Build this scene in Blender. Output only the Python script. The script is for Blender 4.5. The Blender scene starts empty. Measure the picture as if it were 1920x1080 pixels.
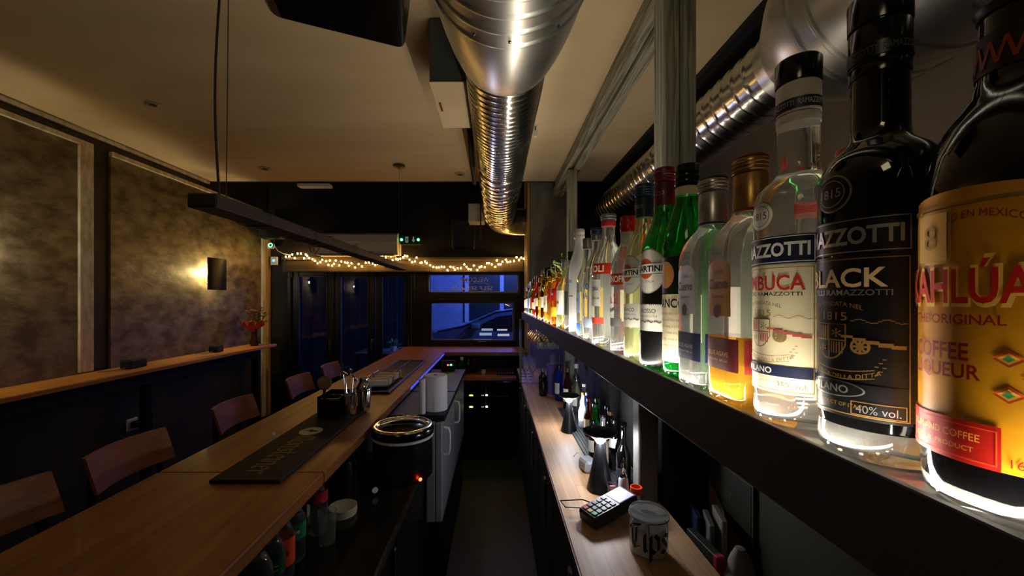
import bpy, bmesh, math, random
from mathutils import Vector, Matrix
R = random.Random(7)
PI = math.pi
sc = bpy.context.scene
C = sc.collection

# ---------------------------------------------------------------- camera, world, lights, exposure
cam_d = bpy.data.cameras.new('camera'); cam = bpy.data.objects.new('camera', cam_d); C.objects.link(cam)
cam.location = (0, 0, 0); cam.rotation_euler = (PI/2, 0, 0)
cam_d.sensor_width = 36; cam_d.lens = 730/1920*36; cam_d.clip_start = .02
cam_d.shift_x = 30/1920; cam_d.shift_y = 23/1920
sc.camera = cam
sc.view_settings.view_transform = 'Standard'; sc.view_settings.look = 'None'
sc.view_settings.gamma = 1; sc.view_settings.use_curve_mapping = False
sc.view_settings.exposure = 0.5
try:
    sc.cycles.use_denoising = True
    sc.cycles.max_bounces = 16; sc.cycles.transmission_bounces = 16; sc.cycles.glossy_bounces = 6
    sc.cycles.diffuse_bounces = 4; sc.cycles.sample_clamp_indirect = 4.0; sc.cycles.blur_glossy = 1.0
except Exception: pass
w = bpy.data.worlds.new('night'); sc.world = w; w.use_nodes = True
w.node_tree.nodes['Background'].inputs[0].default_value = (.012, .035, .16, 1)
w.node_tree.nodes['Background'].inputs[1].default_value = .3

def light(name, kind, loc, energy, color, size=.05, size_y=None, rot=(0, 0, 0), spread=None):
    d = bpy.data.lights.new(name, kind); d.energy = energy; d.color = color
    if kind == 'AREA':
        d.size = size
        if size_y: d.shape = 'RECTANGLE'; d.size_y = size_y
        if spread: d.spread = spread
    else: d.shadow_soft_size = size
    if name == 'lamp_light': d.specular_factor = .25
    o = bpy.data.objects.new(name, d); o.location = loc; o.rotation_euler = rot; C.objects.link(o)
    return o
WARM = (1, .72, .38); COOL = (.93, .97, 1)
# the LED strip of the bottle shelf throws its light up through the bottles onto the ceiling
light('shelf_led_light', 'AREA', (.2235, 1.68, -.0965), 6.0, (1, .90, .74), .008, 3.1, (PI, 0, 0))
light('shelf_led_back_light', 'AREA', (.318, 1.68, -.0965), 6.0, (1, .90, .74), .008, 3.1, (PI, 0, 0))
# warm fill light added out of view behind the camera
light('room_lamp', 'AREA', (-.7, -1.1, 1.12), 2.6, (1, .78, .46), .5, .5, (math.radians(48), 0, math.radians(4)))
# wall sconces
for yy in (3.83, 2.02):
    light('sconce_bulb_light', 'POINT', (-2.775, yy-.06, .265), 7.5 if yy > 3 else 3.4, (1, .78, .32), .018)
    light('sconce_bulb_light', 'POINT', (-2.775, yy+.06, .265), 2.2, (1, .90, .78), .018)
# blue LEDs at the window end of the back bar
light('blue_led_light', 'AREA', (.12, 3.6, -.3), 1.0, (.10, .16, 1), .04, .3, (0, math.radians(-50), 0))
ws_ = light('window_spot_light', 'SPOT', (-.45, 3.9, .30), 9, (.58, .64, 1), .02)  # pale blue fill added for the shelf lip, column and bar end
ws_.rotation_euler = Vector((.95, -1.3, -.55)).to_track_quat('-Z', 'Y').to_euler(); ws_.data.spot_size = math.radians(95); ws_.data.spot_blend = .8
# unseen bluish fills added in the street for car and house
light('street_lamp_light', 'POINT', (1.0, 5.6, .9), 85, (.16, .28, 1), .2)
light('street_lamp_light', 'POINT', (.6, 9.8, 2.0), 600, (.12, .22, 1), .3)

# ---------------------------------------------------------------- materials
def lin(c):
    if isinstance(c, str):
        c = c.lstrip('#'); c = [int(c[i:i+2], 16)/255 for i in (0, 2, 4)]
    return tuple(((x+.055)/1.055)**2.4 if x > .04045 else x/12.92 for x in c) + (1,)
MATS = {}
def mat(name, col='#808080', rough=.5, metal=0, trans=0, ior=1.45, emit=0, coat=0, col2=None, scale=(5, 5, 5), detail=4, bump=0, alpha=1, contrast=(.35, .65), spec=None, kind='noise', sss=0, translucent=0):
    if name in MATS: return MATS[name]
    m = bpy.data.materials.new(name); m.use_nodes = True; nt = m.node_tree; b = nt.nodes['Principled BSDF']
    b.inputs['Base Color'].default_value = lin(col); b.inputs['Roughness'].default_value = rough
    b.inputs['Metallic'].default_value = metal; b.inputs['Transmission Weight'].default_value = trans
    b.inputs['IOR'].default_value = ior; b.inputs['Coat Weight'].default_value = coat; b.inputs['Alpha'].default_value = alpha
    if spec is not None: b.inputs['Specular IOR Level'].default_value = spec
    if emit:
        b.inputs['Emission Color'].default_value = lin(col); b.inputs['Emission Strength'].default_value = emit
    if col2 or bump:
        tc = nt.nodes.new('ShaderNodeTexCoord'); mp = nt.nodes.new('ShaderNodeMapping'); mp.inputs['Scale'].default_value = scale
        nt.links.new(tc.outputs['Object'], mp.inputs[0])
        n = nt.nodes.new('ShaderNodeTexNoise'); n.inputs['Scale'].default_value = 1; n.inputs['Detail'].default_value = detail
        n.inputs['Roughness'].default_value = .6
        nt.links.new(mp.outputs[0], n.inputs['Vector'])
        if col2:
            cr = nt.nodes.new('ShaderNodeValToRGB'); cr.color_ramp.elements[0].position = contrast[0]; cr.color_ramp.elements[1].position = contrast[1]
            cr.color_ramp.elements[0].color = lin(col); cr.color_ramp.elements[1].color = lin(col2)
            nt.links.new(n.outputs[0], cr.inputs[0]); nt.links.new(cr.outputs[0], b.inputs['Base Color'])
        if bump:
            bp = nt.nodes.new('ShaderNodeBump'); bp.inputs['Strength'].default_value = min(1, bump*4); bp.inputs['Distance'].default_value = bump*.05
            nt.links.new(n.outputs[0], bp.inputs['Height']); nt.links.new(bp.outputs[0], b.inputs['Normal'])
    if translucent:
        t = nt.nodes.new('ShaderNodeBsdfTranslucent'); t.inputs[0].default_value = (.9, .95, .9, 1) if col == '#ffffff' else lin(col)
        d = nt.nodes.new('ShaderNodeBsdfDiffuse'); d.inputs[0].default_value = t.inputs[0].default_value
        mx0 = nt.nodes.new('ShaderNodeMixShader'); nt.links.new(t.outputs[0], mx0.inputs[1]); nt.links.new(d.outputs[0], mx0.inputs[2])
        mx = nt.nodes.new('ShaderNodeMixShader'); mx.inputs[0].default_value = translucent
        nt.links.new(b.outputs[0], mx.inputs[1]); nt.links.new(mx0.outputs[0], mx.inputs[2])
        nt.links.new(mx.outputs[0], nt.nodes['Material Output'].inputs['Surface'])
    MATS[name] = m
    return m

def wood(name, c1, c2, axis='y', rough=.4, plank=.0, f=1, coat=0, ramp=(.3, .7), bump=.25):
    """grain along an axis, board tone varied across"""
    if name in MATS: return MATS[name]
    m = bpy.data.materials.new(name); m.use_nodes = True; nt = m.node_tree; b = nt.nodes['Principled BSDF']
    tc = nt.nodes.new('ShaderNodeTexCoord'); mp = nt.nodes.new('ShaderNodeMapping')
    s = {'y': (38*f, 1.6*f, 38*f), 'x': (1.6*f, 38*f, 38*f), 'z': (38*f, 38*f, 1.6*f)}[axis]
    mp.inputs['Scale'].default_value = s; nt.links.new(tc.outputs['Object'], mp.inputs[0])
    n = nt.nodes.new('ShaderNodeTexNoise'); n.inputs['Scale'].default_value = 1; n.inputs['Detail'].default_value = 6; n.inputs['Distortion'].default_value = .6
    nt.links.new(mp.outputs[0], n.inputs['Vector'])
    cr = nt.nodes.new('ShaderNodeValToRGB'); cr.color_ramp.elements[0].position = ramp[0]; cr.color_ramp.elements[1].position = ramp[1]
    cr.color_ramp.elements[0].color = lin(c1); cr.color_ramp.elements[1].color = lin(c2)
    nt.links.new(n.outputs[0], cr.inputs[0]); out = cr.outputs[0]
    if plank:
        br = nt.nodes.new('ShaderNodeTexBrick'); br.inputs['Scale'].default_value = 1
        br.inputs['Brick Width'].default_value = .62; br.inputs['Row Height'].default_value = plank; br.inputs['Mortar Size'].default_value = .0006
        br.inputs['Color1'].default_value = (.72, .68, .66, 1); br.inputs['Color2'].default_value = (1, 1, 1, 1); br.inputs['Mortar'].default_value = (.45, .4, .35, 1)
        m2 = nt.nodes.new('ShaderNodeMapping'); nt.links.new(tc.outputs['Object'], m2.inputs[0])
        m2.inputs['Rotation'].default_value = (0, 0, PI/2 if axis == 'y' else 0)
        nt.links.new(m2.outputs[0], br.inputs['Vector'])
        mx = nt.nodes.new('ShaderNodeMix'); mx.data_type = 'RGBA'; mx.blend_type = 'MULTIPLY'; mx.inputs['Factor'].default_value = .8
        nt.links.new(out, mx.inputs['A']); nt.links.new(br.outputs['Color'], mx.inputs['B']); out = mx.outputs['Result']
    nt.links.new(out, b.inputs['Base Color'])
    b.inputs['Roughness'].default_value = rough; b.inputs['Coat Weight'].default_value = coat
    bp = nt.nodes.new('ShaderNodeBump'); bp.inputs['Strength'].default_value = bump; bp.inputs['Distance'].default_value = .002 if bump < .5 else .006
    nt.links.new(n.outputs[0], bp.inputs['Height']); nt.links.new(bp.outputs[0], b.inputs['Normal'])
    MATS[name] = m
    return m

BLACK = mat('black_paint', '#050506', .7, col2='#08080a', scale=(3, 3, 3))
BLACKGLOSS = mat('black_gloss', '#060607', .15)
BLACKM = mat('black_metal', '#0c0c0d', .35, .3)
RUBBER = mat('black_rubber', '#040405', .7, bump=.02, scale=(200, 200, 200))
CHROME = mat('chrome', '#e0e0e0', .12, 1)
STEEL = mat('brushed_steel', '#8f9092', .3, 1, bump=.01, scale=(4, 90, 90))
WHITEP = mat('white_plastic', '#cfcfca', .4)
PAPER = mat('white_paper', '#e4e2dc', .8)
CEIL = mat('cream_ceiling', '#c6b08c', .85, col2='#b8a27c', scale=(.8, 2.2, 1), bump=.004)
PLASTER = mat('metallic_plaster', '#5c5038', .45, .3, col2='#958768', scale=(6, 7, 11), detail=12, bump=.16, contrast=(.38, .68))
PLASTER_D = mat('dark_plaster', '#2a2416', .55, .2, col2='#3b3320', scale=(4, 6, 7), detail=8, bump=.06)
OLIVE = mat('olive_wall', '#3a3a1c', .7, col2='#2b2c14', scale=(3, 3, 3), bump=.02)
CREAMT = mat('cream_trim', '#e0d6bc', .55, col2='#b4a888', scale=(30, 30, 9), bump=.04)
CONC = mat('raw_concrete', '#5b574c', .85, col2='#7d786a', scale=(5, 5, 3), detail=8, bump=.08)
OAK = wood('oak_top', '#8a5222', '#ac7234', 'y', .36, plank=.045, coat=.1)
OAKX = wood('oak_top_cross', '#8a5222', '#ac7234', 'x', .36, plank=.045, coat=.1)
BEECH = wood('light_wood_counter', '#b98a62', '#d6ad84', 'y', .5, plank=.05)
PLY = wood('stool_plywood', '#784014', '#935320', 'y', .4)
GREYW = wood('weathered_grey_wood', '#625e4e', '#aaa48c', 'y', .8, f=2.0, ramp=(.36, .64), bump=.45)
GREYWZ = wood('weathered_post_wood', '#68695a', '#b0b09c', 'z', .8, f=2.0, ramp=(.36, .64), bump=.45)
BEAMW = wood('pendant_beam_wood', '#171008', '#2c2213', 'y', .6)
GALV = mat('galvanised_steel', '#dcdcd4', .20, 1, col2='#c4c4bc', scale=(14, 14, 14), detail=6)
FLOORM = mat('dark_floor', '#45400f', .5, col2='#332f0c', scale=(2, 2, 2), bump=.01)
GLASSW = mat('window_glass', '#ffffff', .0, 0, 1, 1.45)
CLEAR = mat('clear_glass', '#f6fbf6', .0, 0, 1, 1.42, translucent=.05)
CLEARB = mat('bottle_clear', '#f8fcf8', .0, 0, 1, 1.38, translucent=.085)
FROST = mat('frosted_glass', '#f2f6f6', .28, 0, 1, 1.38, translucent=.45)
PALEY = mat('bottle_pale_yellow', '#eef2b4', .0, 0, 1, 1.38, translucent=.15)
GREENG = mat('bottle_green', '#1f9a3a', .0, 0, 1, 1.4, translucent=.16)
DGREENG = mat('bottle_dark_green', '#0d4a1c', .0, 0, 1, 1.4, translucent=.12)
AMBERL = mat('amber_tequila', '#f2b83c', .0, 0, 1, 1.35, translucent=.3)
AMBER = mat('amber_liquid', '#f2b23c', .0, 0, 1, 1.35, translucent=.15)
BROWN = mat('bottle_brown', '#6a2a0c', .0, 0, 1, 1.4, translucent=.15)
REDG = mat('bottle_red', '#b8301c', .0, 0, 1, 1.38, translucent=.25)
BLUEG = mat('bottle_blue', '#2c5ad8', .0, 0, 1, 1.38, translucent=.25)
ORANGEG = mat('bottle_orange', '#d8741c', .0, 0, 1, 1.38, translucent=.25)
DARKG = mat('bottle_black_glass', '#050506', .06, 0, 0, 1.5, coat=.5)
SHELL = mat('bottle_shell', '#fbfdf8', .0, 0, 1, 1.42, translucent=.10)
def flat(name, c, rough=.45, metal=0): return mat(name, c, rough, metal)
def em(name, c, s): return mat(name, c, .5, emit=s)

# ---------------------------------------------------------------- builders
def meta(o, label=None, cat=None, group=None, kind=None):
    if label: o['label'] = label
    if cat: o['category'] = cat
    if group: o['group'] = group
    if kind: o['kind'] = kind
    return o
def thing(name, label, cat, loc=(0, 0, 0), rz=0, group=None):
    o = bpy.data.objects.new(name, None); C.objects.link(o); o.location = loc; o.rotation_euler = (0, 0, rz)
    o.empty_display_size = .05
    return meta(o, label, cat, group)
def copy_tree(o, parent=None):
    c = o.copy(); C.objects.link(c); c.parent = parent
    for ch in list(o.children): copy_tree(ch, c)
    return c

class MB:
    def __init__(s): s.v = []; s.f = []; s.sm = []
    def add(s, vs, fs, smooth=False):
        k = len(s.v); s.v += [tuple(v) for v in vs]; s.f += [tuple(i+k for i in f) for f in fs]; s.sm += [smooth]*len(fs); return s
    def box(s, x0, x1, y0, y1, z0, z1, M=None, bev=0):
        if bev:
            x0, x1 = min(x0, x1), max(x0, x1); y0, y1 = min(y0, y1), max(y0, y1); z0, z1 = min(z0, z1), max(z0, z1)
            b = min(bev, (x1-x0)/2.01, (y1-y0)/2.01, (z1-z0)/2.01)
            def ring(i, z): return [(x0+i, y0+b, z), (x0+b, y0+i, z), (x1-b, y0+i, z), (x1-i, y0+b, z), (x1-i, y1-b, z), (x1-b, y1-i, z), (x0+b, y1-i, z), (x0+i, y1-b, z)]
            vs = ring(b*.7, z0)+ring(0, z0+b)+ring(0, z1-b)+ring(b*.7, z1)
            fs = [tuple(range(7, -1, -1))]
            for r in range(3):
                for i in range(8): fs.append((r*8+i, r*8+(i+1) % 8, r*8+8+(i+1) % 8, r*8+8+i))
            fs.append(tuple(range(24, 32)))
        else:
            vs = [(x0, y0, z0), (x1, y0, z0), (x1, y1, z0), (x0, y1, z0), (x0, y0, z1), (x1, y0, z1), (x1, y1, z1), (x0, y1, z1)]
            fs = [(3, 2, 1, 0), (4, 5, 6, 7), (0, 1, 5, 4), (1, 2, 6, 5), (2, 3, 7, 6), (3, 0, 4, 7)]
        if M is not None: vs = [M @ Vector(v) for v in vs]
        return s.add(vs, fs)
    def lathe(s, prof, c=(0, 0, 0), n=32, p=2, M=None, sx=1, sy=1, close=True):
        """prof: list of (r, z). p: superellipse power."""
        vs = []
        for r, z in prof:
            for j in range(n):
                a = 2*PI*j/n; k = rad(a, p)
                vs.append((c[0]+r*k*math.cos(a)*sx, c[1]+r*k*math.sin(a)*sy, c[2]+z))
        fs = []
        for i in range(len(prof)-1):
            for j in range(n): fs.append((i*n+j, i*n+(j+1) % n, i*n+n+(j+1) % n, i*n+n+j))
        if close:
            if prof[0][0] > 1e-5: fs.append(tuple(range(n-1, -1, -1)))
            if prof[-1][0] > 1e-5: m = (len(prof)-1)*n; fs.append(tuple(range(m, m+n)))
        if M is not None: vs = [M @ Vector(v) for v in vs]
        return s.add(vs, fs, True)
    def tube(s, pts, r, n=8, cap=True):
        pts = [Vector(p) for p in pts]; N = len(pts); rs = r if isinstance(r, (list, tuple)) else [r]*N
        vs = []; up = None
        for i, p in enumerate(pts):
            t = (pts[min(i+1, N-1)]-pts[max(i-1, 0)]).normalized()
            if up is None:
                up = t.orthogonal().normalized()
            up = (up - t*up.dot(t))
            up = up.normalized() if up.length > 1e-6 else t.orthogonal().normalized()
            q = t.cross(up)
            for j in range(n):
                a = 2*PI*j/n; vs.append(p+(up*math.cos(a)+q*math.sin(a))*rs[i])
        fs = []
        for i in range(N-1):
            for j in range(n): fs.append((i*n+j, i*n+(j+1) % n, i*n+n+(j+1) % n, i*n+n+j))
        if cap: fs.append(tuple(range(n-1, -1, -1))); fs.append(tuple(range((N-1)*n, N*n)))
        return s.add(vs, fs, True)
    def prism(s, poly, M, d):
        """poly in local xy, thickness d along local z; M places it"""
        n = len(poly); vs = [M @ Vector((x, y, 0)) for x, y in poly]+[M @ Vector((x, y, d)) for x, y in poly]
        fs = [tuple(range(n-1, -1, -1)), tuple(range(n, 2*n))]+[(i, (i+1) % n, n+(i+1) % n, n+i) for i in range(n)]
        return s.add(vs, fs)
    def build(s, name, m, parent=None, org=None, world=False, label=None):
        if world and parent is not None: org = Vector(parent.location)
        o_ = Vector(org) if org is not None else Vector((0, 0, 0))
        me = bpy.data.meshes.new(name); me.from_pydata([tuple(Vector(v)-o_) for v in s.v], [], s.f); me.update()
        me.polygons.foreach_set('use_smooth', s.sm)
        if any(s.sm):
            try: me.set_sharp_from_angle(angle=math.radians(38))
            except Exception: pass
        me.materials.append(m)
        o = bpy.data.objects.new(name, me); C.objects.link(o)
        if parent is not None: o.parent = parent
        elif org is not None: o.location = org
        if label: o['label'] = label
        return o
def rad(a, p):
    if p == 2: return 1
    return (abs(math.cos(a))**p+abs(math.sin(a))**p)**(-1/p)
def struct(name, mb, m, parent=None, **k):
    o = mb.build(name, m, parent, **k)
    if parent is None: o['kind'] = 'structure'
    return o
def bx(*a, **k): return MB().box(*a, **k)
def base(mb):
    xs = [v[0] for v in mb.v]; ys = [v[1] for v in mb.v]; zs = [v[2] for v in mb.v]
    return ((min(xs)+max(xs))/2, (min(ys)+max(ys))/2, min(zs))
def solo(name, mb, m, label, cat, group=None):
    return meta(mb.build(name, m, org=base(mb)), label, cat, group)
def Mt(loc, rx=0, ry=0, rz=0):
    from mathutils import Euler
    return Matrix.Translation(loc) @ Euler((rx, ry, rz)).to_matrix().to_4x4()

# ---- lettering
TCACHE = {}
def text_geo(s, bold=0.0):
    if (s, bold) in TCACHE: return TCACHE[(s, bold)]
    cu = bpy.data.curves.new('t', 'FONT'); cu.body = s; cu.size = 1; cu.align_x = 'CENTER'; cu.resolution_u = 3; cu.offset = bold; cu.fill_mode = 'FRONT'
    ob = bpy.data.objects.new('t', cu); me = bpy.data.meshes.new_from_object(ob)
    vs = [(v.co.x, v.co.y) for v in me.vertices]; fs = [tuple(p.vertices) for p in me.polygons]
    bpy.data.objects.remove(ob); bpy.data.curves.remove(cu); bpy.data.meshes.remove(me)
    x0 = min(v[0] for v in vs); x1 = max(v[0] for v in vs); y0 = min(v[1] for v in vs); y1 = max(v[1] for v in vs)
    vs = [((x-(x0+x1)/2)/(x1-x0), (y-(y0+y1)/2)/(y1-y0)) for x, y in vs]
    TCACHE[(s, bold)] = (vs, fs, (x1-x0)/(y1-y0)); return TCACHE[(s, bold)]
NIB = {'o': [[(0, .15), (0, .85), (.3, 1), (.55, .85), (.55, .15), (.3, 0), (0, .15)]], 'n': [[(0, 0), (0, .95)], [(0, .8), (.3, 1), (.55, .8), (.55, .1), (.65, 0)]],
       'i': [[(0, 1), (0, .1), (.12, 0)], [(0, 1.25), (.08, 1.32)]], 'r': [[(0, 0), (0, .95)], [(0, .8), (.25, 1), (.42, .85)]],
       'e': [[(.05, .5), (.55, .7), (.5, .9), (.3, 1), (0, .85), (0, .15), (.25, 0), (.5, .15)]],
       's': [[(.5, .85), (.25, 1), (0, .8), (.5, .3), (.5, .15), (.25, 0), (0, .1)]], 't': [[(.1, 1.35), (.1, .15), (.3, 0), (.4, .1)], [(-.1, 1), (.4, 1)]],
       'M': [[(0, 0), (0, 1.2), (.2, 1.4), (.45, 1.2), (.45, 0)], [(.45, 1.2), (.65, 1.4), (.9, 1.2), (.9, .1), (1, 0)]],
       'T': [[(.95, 1.45), (.3, 1.3), (-.05, 1.1), (.1, 1.0)], [(.5, 1.35), (.2, 1.0), (.25, .3), (.5, 0), (.9, .25)], [(.6, 1.2), (.55, .3)]],
       'p': [[(0, -.5), (0, .95)], [(0, .8), (.3, 1), (.55, .8), (.55, .2), (.3, 0), (0, .15)]]}
def nib_geo(s, nib=.13, gap=.28):
    vs = []; fs = []; x = 0
    d = (nib*.7, nib*.6)
    for ch in s:
        w_ = 0
        for st in NIB[ch]:
            for (a, b), (c, e) in zip(st, st[1:]):
                k = len(vs); q = [(x+a-d[0], b-d[1]), (x+a+d[0], b+d[1]), (x+c+d[0], e+d[1]), (x+c-d[0], e-d[1])]
                ar = sum(q[i][0]*q[(i+1) % 4][1]-q[(i+1) % 4][0]*q[i][1] for i in range(4))
                if ar < 0: q.reverse()
                vs += q; fs.append((k, k+1, k+2, k+3))
            w_ = max(w_, max(p[0] for p in st))
        x += w_+gap
    x1 = x-gap
    return [((a-x1/2)/x1, (b-.6)/1.6) for a, b in vs], fs, x1/1.6
def place_geo(geo, w_, h_, fn, step=None):
    """map 2-D glyph geometry (unit box) through fn(u, v) -> Vector, cut into columns of width step first"""
    vs, fs, _ = geo
    bm = bmesh.new(); bv = [bm.verts.new((x*w_, y*h_, 0)) for x, y in vs]
    for f in fs:
        try: bm.faces.new([bv[i] for i in f])
        except ValueError: pass
    if step:
        k = -w_/2+step
        while k < w_/2:
            bmesh.ops.bisect_plane(bm, geom=bm.verts[:]+bm.edges[:]+bm.faces[:], plane_co=(k, 0, 0), plane_no=(1, 0, 0)); k += step
    bm.verts.index_update(); bm.normal_update()
    mb = MB(); out = []
    for f in bm.faces:
        ix = [v.index for v in f.verts]; out.append(tuple(ix if f.normal.z > 0 else ix[::-1]))
    mb.add([fn(v.co.x, v.co.y) for v in bm.verts], out); bm.free()
    return mb
def flat_text(s, w_, h_, M, name, m, parent, bold=0.0, nib=False):
    geo = nib_geo(s) if nib else text_geo(s, bold)
    return place_geo(geo, w_, h_, lambda u, v: M @ Vector((u, v, 0))).build(name, m, parent)

GALVR = mat('galvanised_satin', '#dcdcd4', .34, 1, col2='#c8c8c0', scale=(9, 9, 9), detail=6)

# ---------------------------------------------------------------- the room
FY = 4.8; XL = -2.83; ZC = 1.17; ZF = -1.65
struct('floor', bx(XL-.1, 2.0, -1.6, FY, ZF-.1, ZF), FLOORM)
struct('ceiling', bx(XL-.1, 1.04, -1.6, 3.83, ZC, ZC+.12), CEIL)
struct('ceiling_void', bx(XL-.1, 2.0, 3.831, FY+.1, 1.62, 1.7), BLACK)
struct('ceiling_side', bx(1.041, 2.0, -1.6, 3.83, 1.42, 1.5), CEIL)
struct('trim_ceiling_drop', bx(XL, 2.0, 3.831, 3.86, ZC, 1.62), BLACK)
struct('trim_ceiling_side', bx(1.041, 1.16, -1.6, 3.83, 1.142, 1.419), BLACK)
struct('wall_left', bx(XL-.12, XL, -1.6, FY+.1, ZF, 1.7), PLASTER_D)
struct('wall_right', bx(1.9, 2.0, -1.6, FY, ZF, 1.6), mat('right_wall_paint', '#8a7a66', .8))
struct('wall_back', bx(XL, 2.0, -1.7, -1.6, ZF, 1.6), PLASTER_D)
# facade with openings
fw = MB()
fw.box(XL, -2.56, FY, FY+.14, ZF, .42); fw.box(XL, 2.0, FY, FY+.14, .42, 1.7)
fw.box(-1.02, -.86, FY, FY+.14, ZF, .42); fw.box(.30, 2.0, FY, FY+.14, ZF, .42)
fw.box(-.86, .30, FY, FY+.14, .345, .42); fw.box(-.86, .30, FY, FY+.14, -.005, .075); fw.box(-.86, .30, FY, FY+.14, ZF, -.52)
fw.box(-.86, -.83, FY, FY+.14, -.52, -.005); fw.box(.24, .30, FY, FY+.14, -.52, -.005)
struct('wall_front', fw, BLACK)
FAS = mat('brown_fascia', '#3a3020', .6, col2='#2c2418', scale=(3, 9, 9))
struct('trim_1', bx(-2.62, .34, FY-.03, FY-.001, .36, .50, bev=.008), FAS)
struct('trim_2', bx(-2.62, .34, FY-.05, FY-.031, .49, .53, bev=.006), FAS)
struct('trim_3', bx(-2.62, .34, FY-.045, FY-.031, .345, .372, bev=.004), FAS)
# left wall: plaster panels framed in cream strips
struct('wall_left_panel', bx(XL, XL+.02, -1.5, 2.615, -.5, 1.05), PLASTER)
struct('wall_left_panel', bx(XL, XL+.02, 2.84, 4.66, -.5, 1.05), PLASTER)
struct('wall_left_lower', bx(XL, XL+.018, -1.5, 4.66, -1.6, -.502), mat('lower_wall', '#2c290f', .75, col2='#1e1c0b', scale=(4, 4, 4), bump=.02))
struct('trim_4', bx(XL, XL+.035, 2.616, 2.71, -.49, 1.05, bev=.004), CREAMT)
struct('trim_5', bx(XL, XL+.035, -1.5, 2.71, 1.051, 1.085, bev=.004), CREAMT)
struct('trim_6', bx(XL, XL+.035, 2.84, 4.66, 1.051, 1.085, bev=.004), CREAMT)
struct('trim_7', bx(XL, XL+.035, 4.661, 4.735, -1.4, .85, bev=.004), mat('white_trim', '#c9c4b5', .5))
struct('trim_8', bx(XL, XL+.06, 4.737, 4.79, -1.4, .78, bev=.004), wood('trim_oak', '#8a6a30', '#b08a48', 'z', .5))
struct('trim_9', bx(XL, XL+.02, -1.5, 3.83, 1.14, 1.169, bev=.004), CREAMT)

# bi-fold door of three leaves
FR = mat('door_frame_grey', '#16171a', .4, col2='#1b1c20', scale=(3, 3, 3))
for i, (a, b) in enumerate(((-2.52, -2.01), (-2.0, -1.50), (-1.49, -1.04))):
    d = MB(); t = .075
    d.box(a, a+t, FY+.02, FY+.08, ZF+.01, .355, bev=.008); d.box(b-t, b, FY+.02, FY+.08, ZF+.01, .355, bev=.008)
    d.box(a+t, b-t, FY+.02, FY+.08, .355-t+.02, .355, bev=.008); d.box(a+t, b-t, FY+.02, FY+.08, ZF+.01, ZF+.14, bev=.008)
    o = d.build('door_%d' % (i+1), FR, org=(a, FY+.05, ZF)); o['kind'] = 'structure'
    bx(a+t, b-t, FY+.045, FY+.055, ZF+.14, .30).build('glass_pane', GLASSW, o, world=True)
    bead = MB(); bead.box(a+t, a+t+.012, FY+.01, FY+.03, ZF+.14, .30); bead.box(b-t-.012, b-t, FY+.01, FY+.03, ZF+.14, .30); bead.box(a+t, b-t, FY+.01, FY+.03, .288, .30)
    bead.build('glazing_bead', mat('bead_grey', '#2b2c2e', .4), o, world=True)
    MB().box(b-.05, b-.025, FY-.012, FY+.02, -.62, -.48, bev=.006).build('door_handle', STEEL, o, world=True)
    MB().box(a-.012, a+.012, FY-.01, FY+.02, .28, .40, bev=.004).build('hinge', BLACKM, o, world=True)
struct('door_frame', MB().box(-2.57, -2.53, FY-.01, FY+.1, ZF, .37, bev=.006).box(-1.03, -1.0, FY-.01, FY+.1, ZF, .37, bev=.006).box(-2.57, -1.0, FY-.01, FY+.1, .36, .40, bev=.006), FR)
struct('trim_10', bx(-1.045, -1.035, FY-.02, FY-.005, ZF+.05, .32), STEEL)
# windows
def window(n, x0, x1, z0, z1):
    d = MB(); t = .028
    d.box(x0, x0+t, FY+.01, FY+.09, z0, z1, bev=.004).box(x1-t, x1, FY+.01, FY+.09, z0, z1, bev=.004)
    d.box(x0+t, x1-t, FY+.01, FY+.09, z0, z0+t, bev=.004).box(x0+t, x1-t, FY+.01, FY+.09, z1-t, z1, bev=.004)
    o = d.build('window_%d' % n, FR, org=(x0, FY, z0)); o['kind'] = 'structure'
    bx(x0+t, x1-t, FY+.045, FY+.052, z0+t, z1-t).build('glass_pane', GLASSW, o, world=True)
    b = MB(); e = .006
    b.box(x0+t, x0+t+e, FY+.03, FY+.045, z0+t, z1-t).box(x1-t-e, x1-t, FY+.03, FY+.045, z0+t, z1-t).box(x0+t, x1-t, FY+.03, FY+.045, z0+t, z0+t+e).box(x0+t, x1-t, FY+.03, FY+.045, z1-t-e, z1-t)
    b.build('glazing_bead', mat('bead_light', '#8890a0', .35), o, world=True)
    return o
w1 = window(1, -.86, .30, .075, .345)
w2 = window(2, -.83, .24, -.52, -.005)
# hand-lettered greeting on the outside of the transom pane, so it reads mirrored from inside
INK = mat('window_paint', '#fff0d8', .6)
Mw = Matrix.Translation(Vector((-.31, FY+.056, .255))-Vector(w1.location)) @ Matrix(((-1, 0, 0, 0), (0, 0, 1, 0), (0, 1, 0, 0), (0, 0, 0, 1)))
for s, u, v, w_, h_ in (('WELCOME', -.045, 0, .36, .062), ('SELF SERVICE', -.01, -.105, .52, .055)):
    M2 = Mw @ Matrix.Translation((u, v, 0))
    flat_text(s, w_, h_, M2, 'lettering', INK, w1, bold=.01)
sq = [Mw @ Vector((-.23+.46*i/40, -.045-.008*math.sin(i*.7), 0)) for i in range(41)]
MB().tube(sq, .0025, 5).build('painted_flourish', INK, w1)
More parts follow.
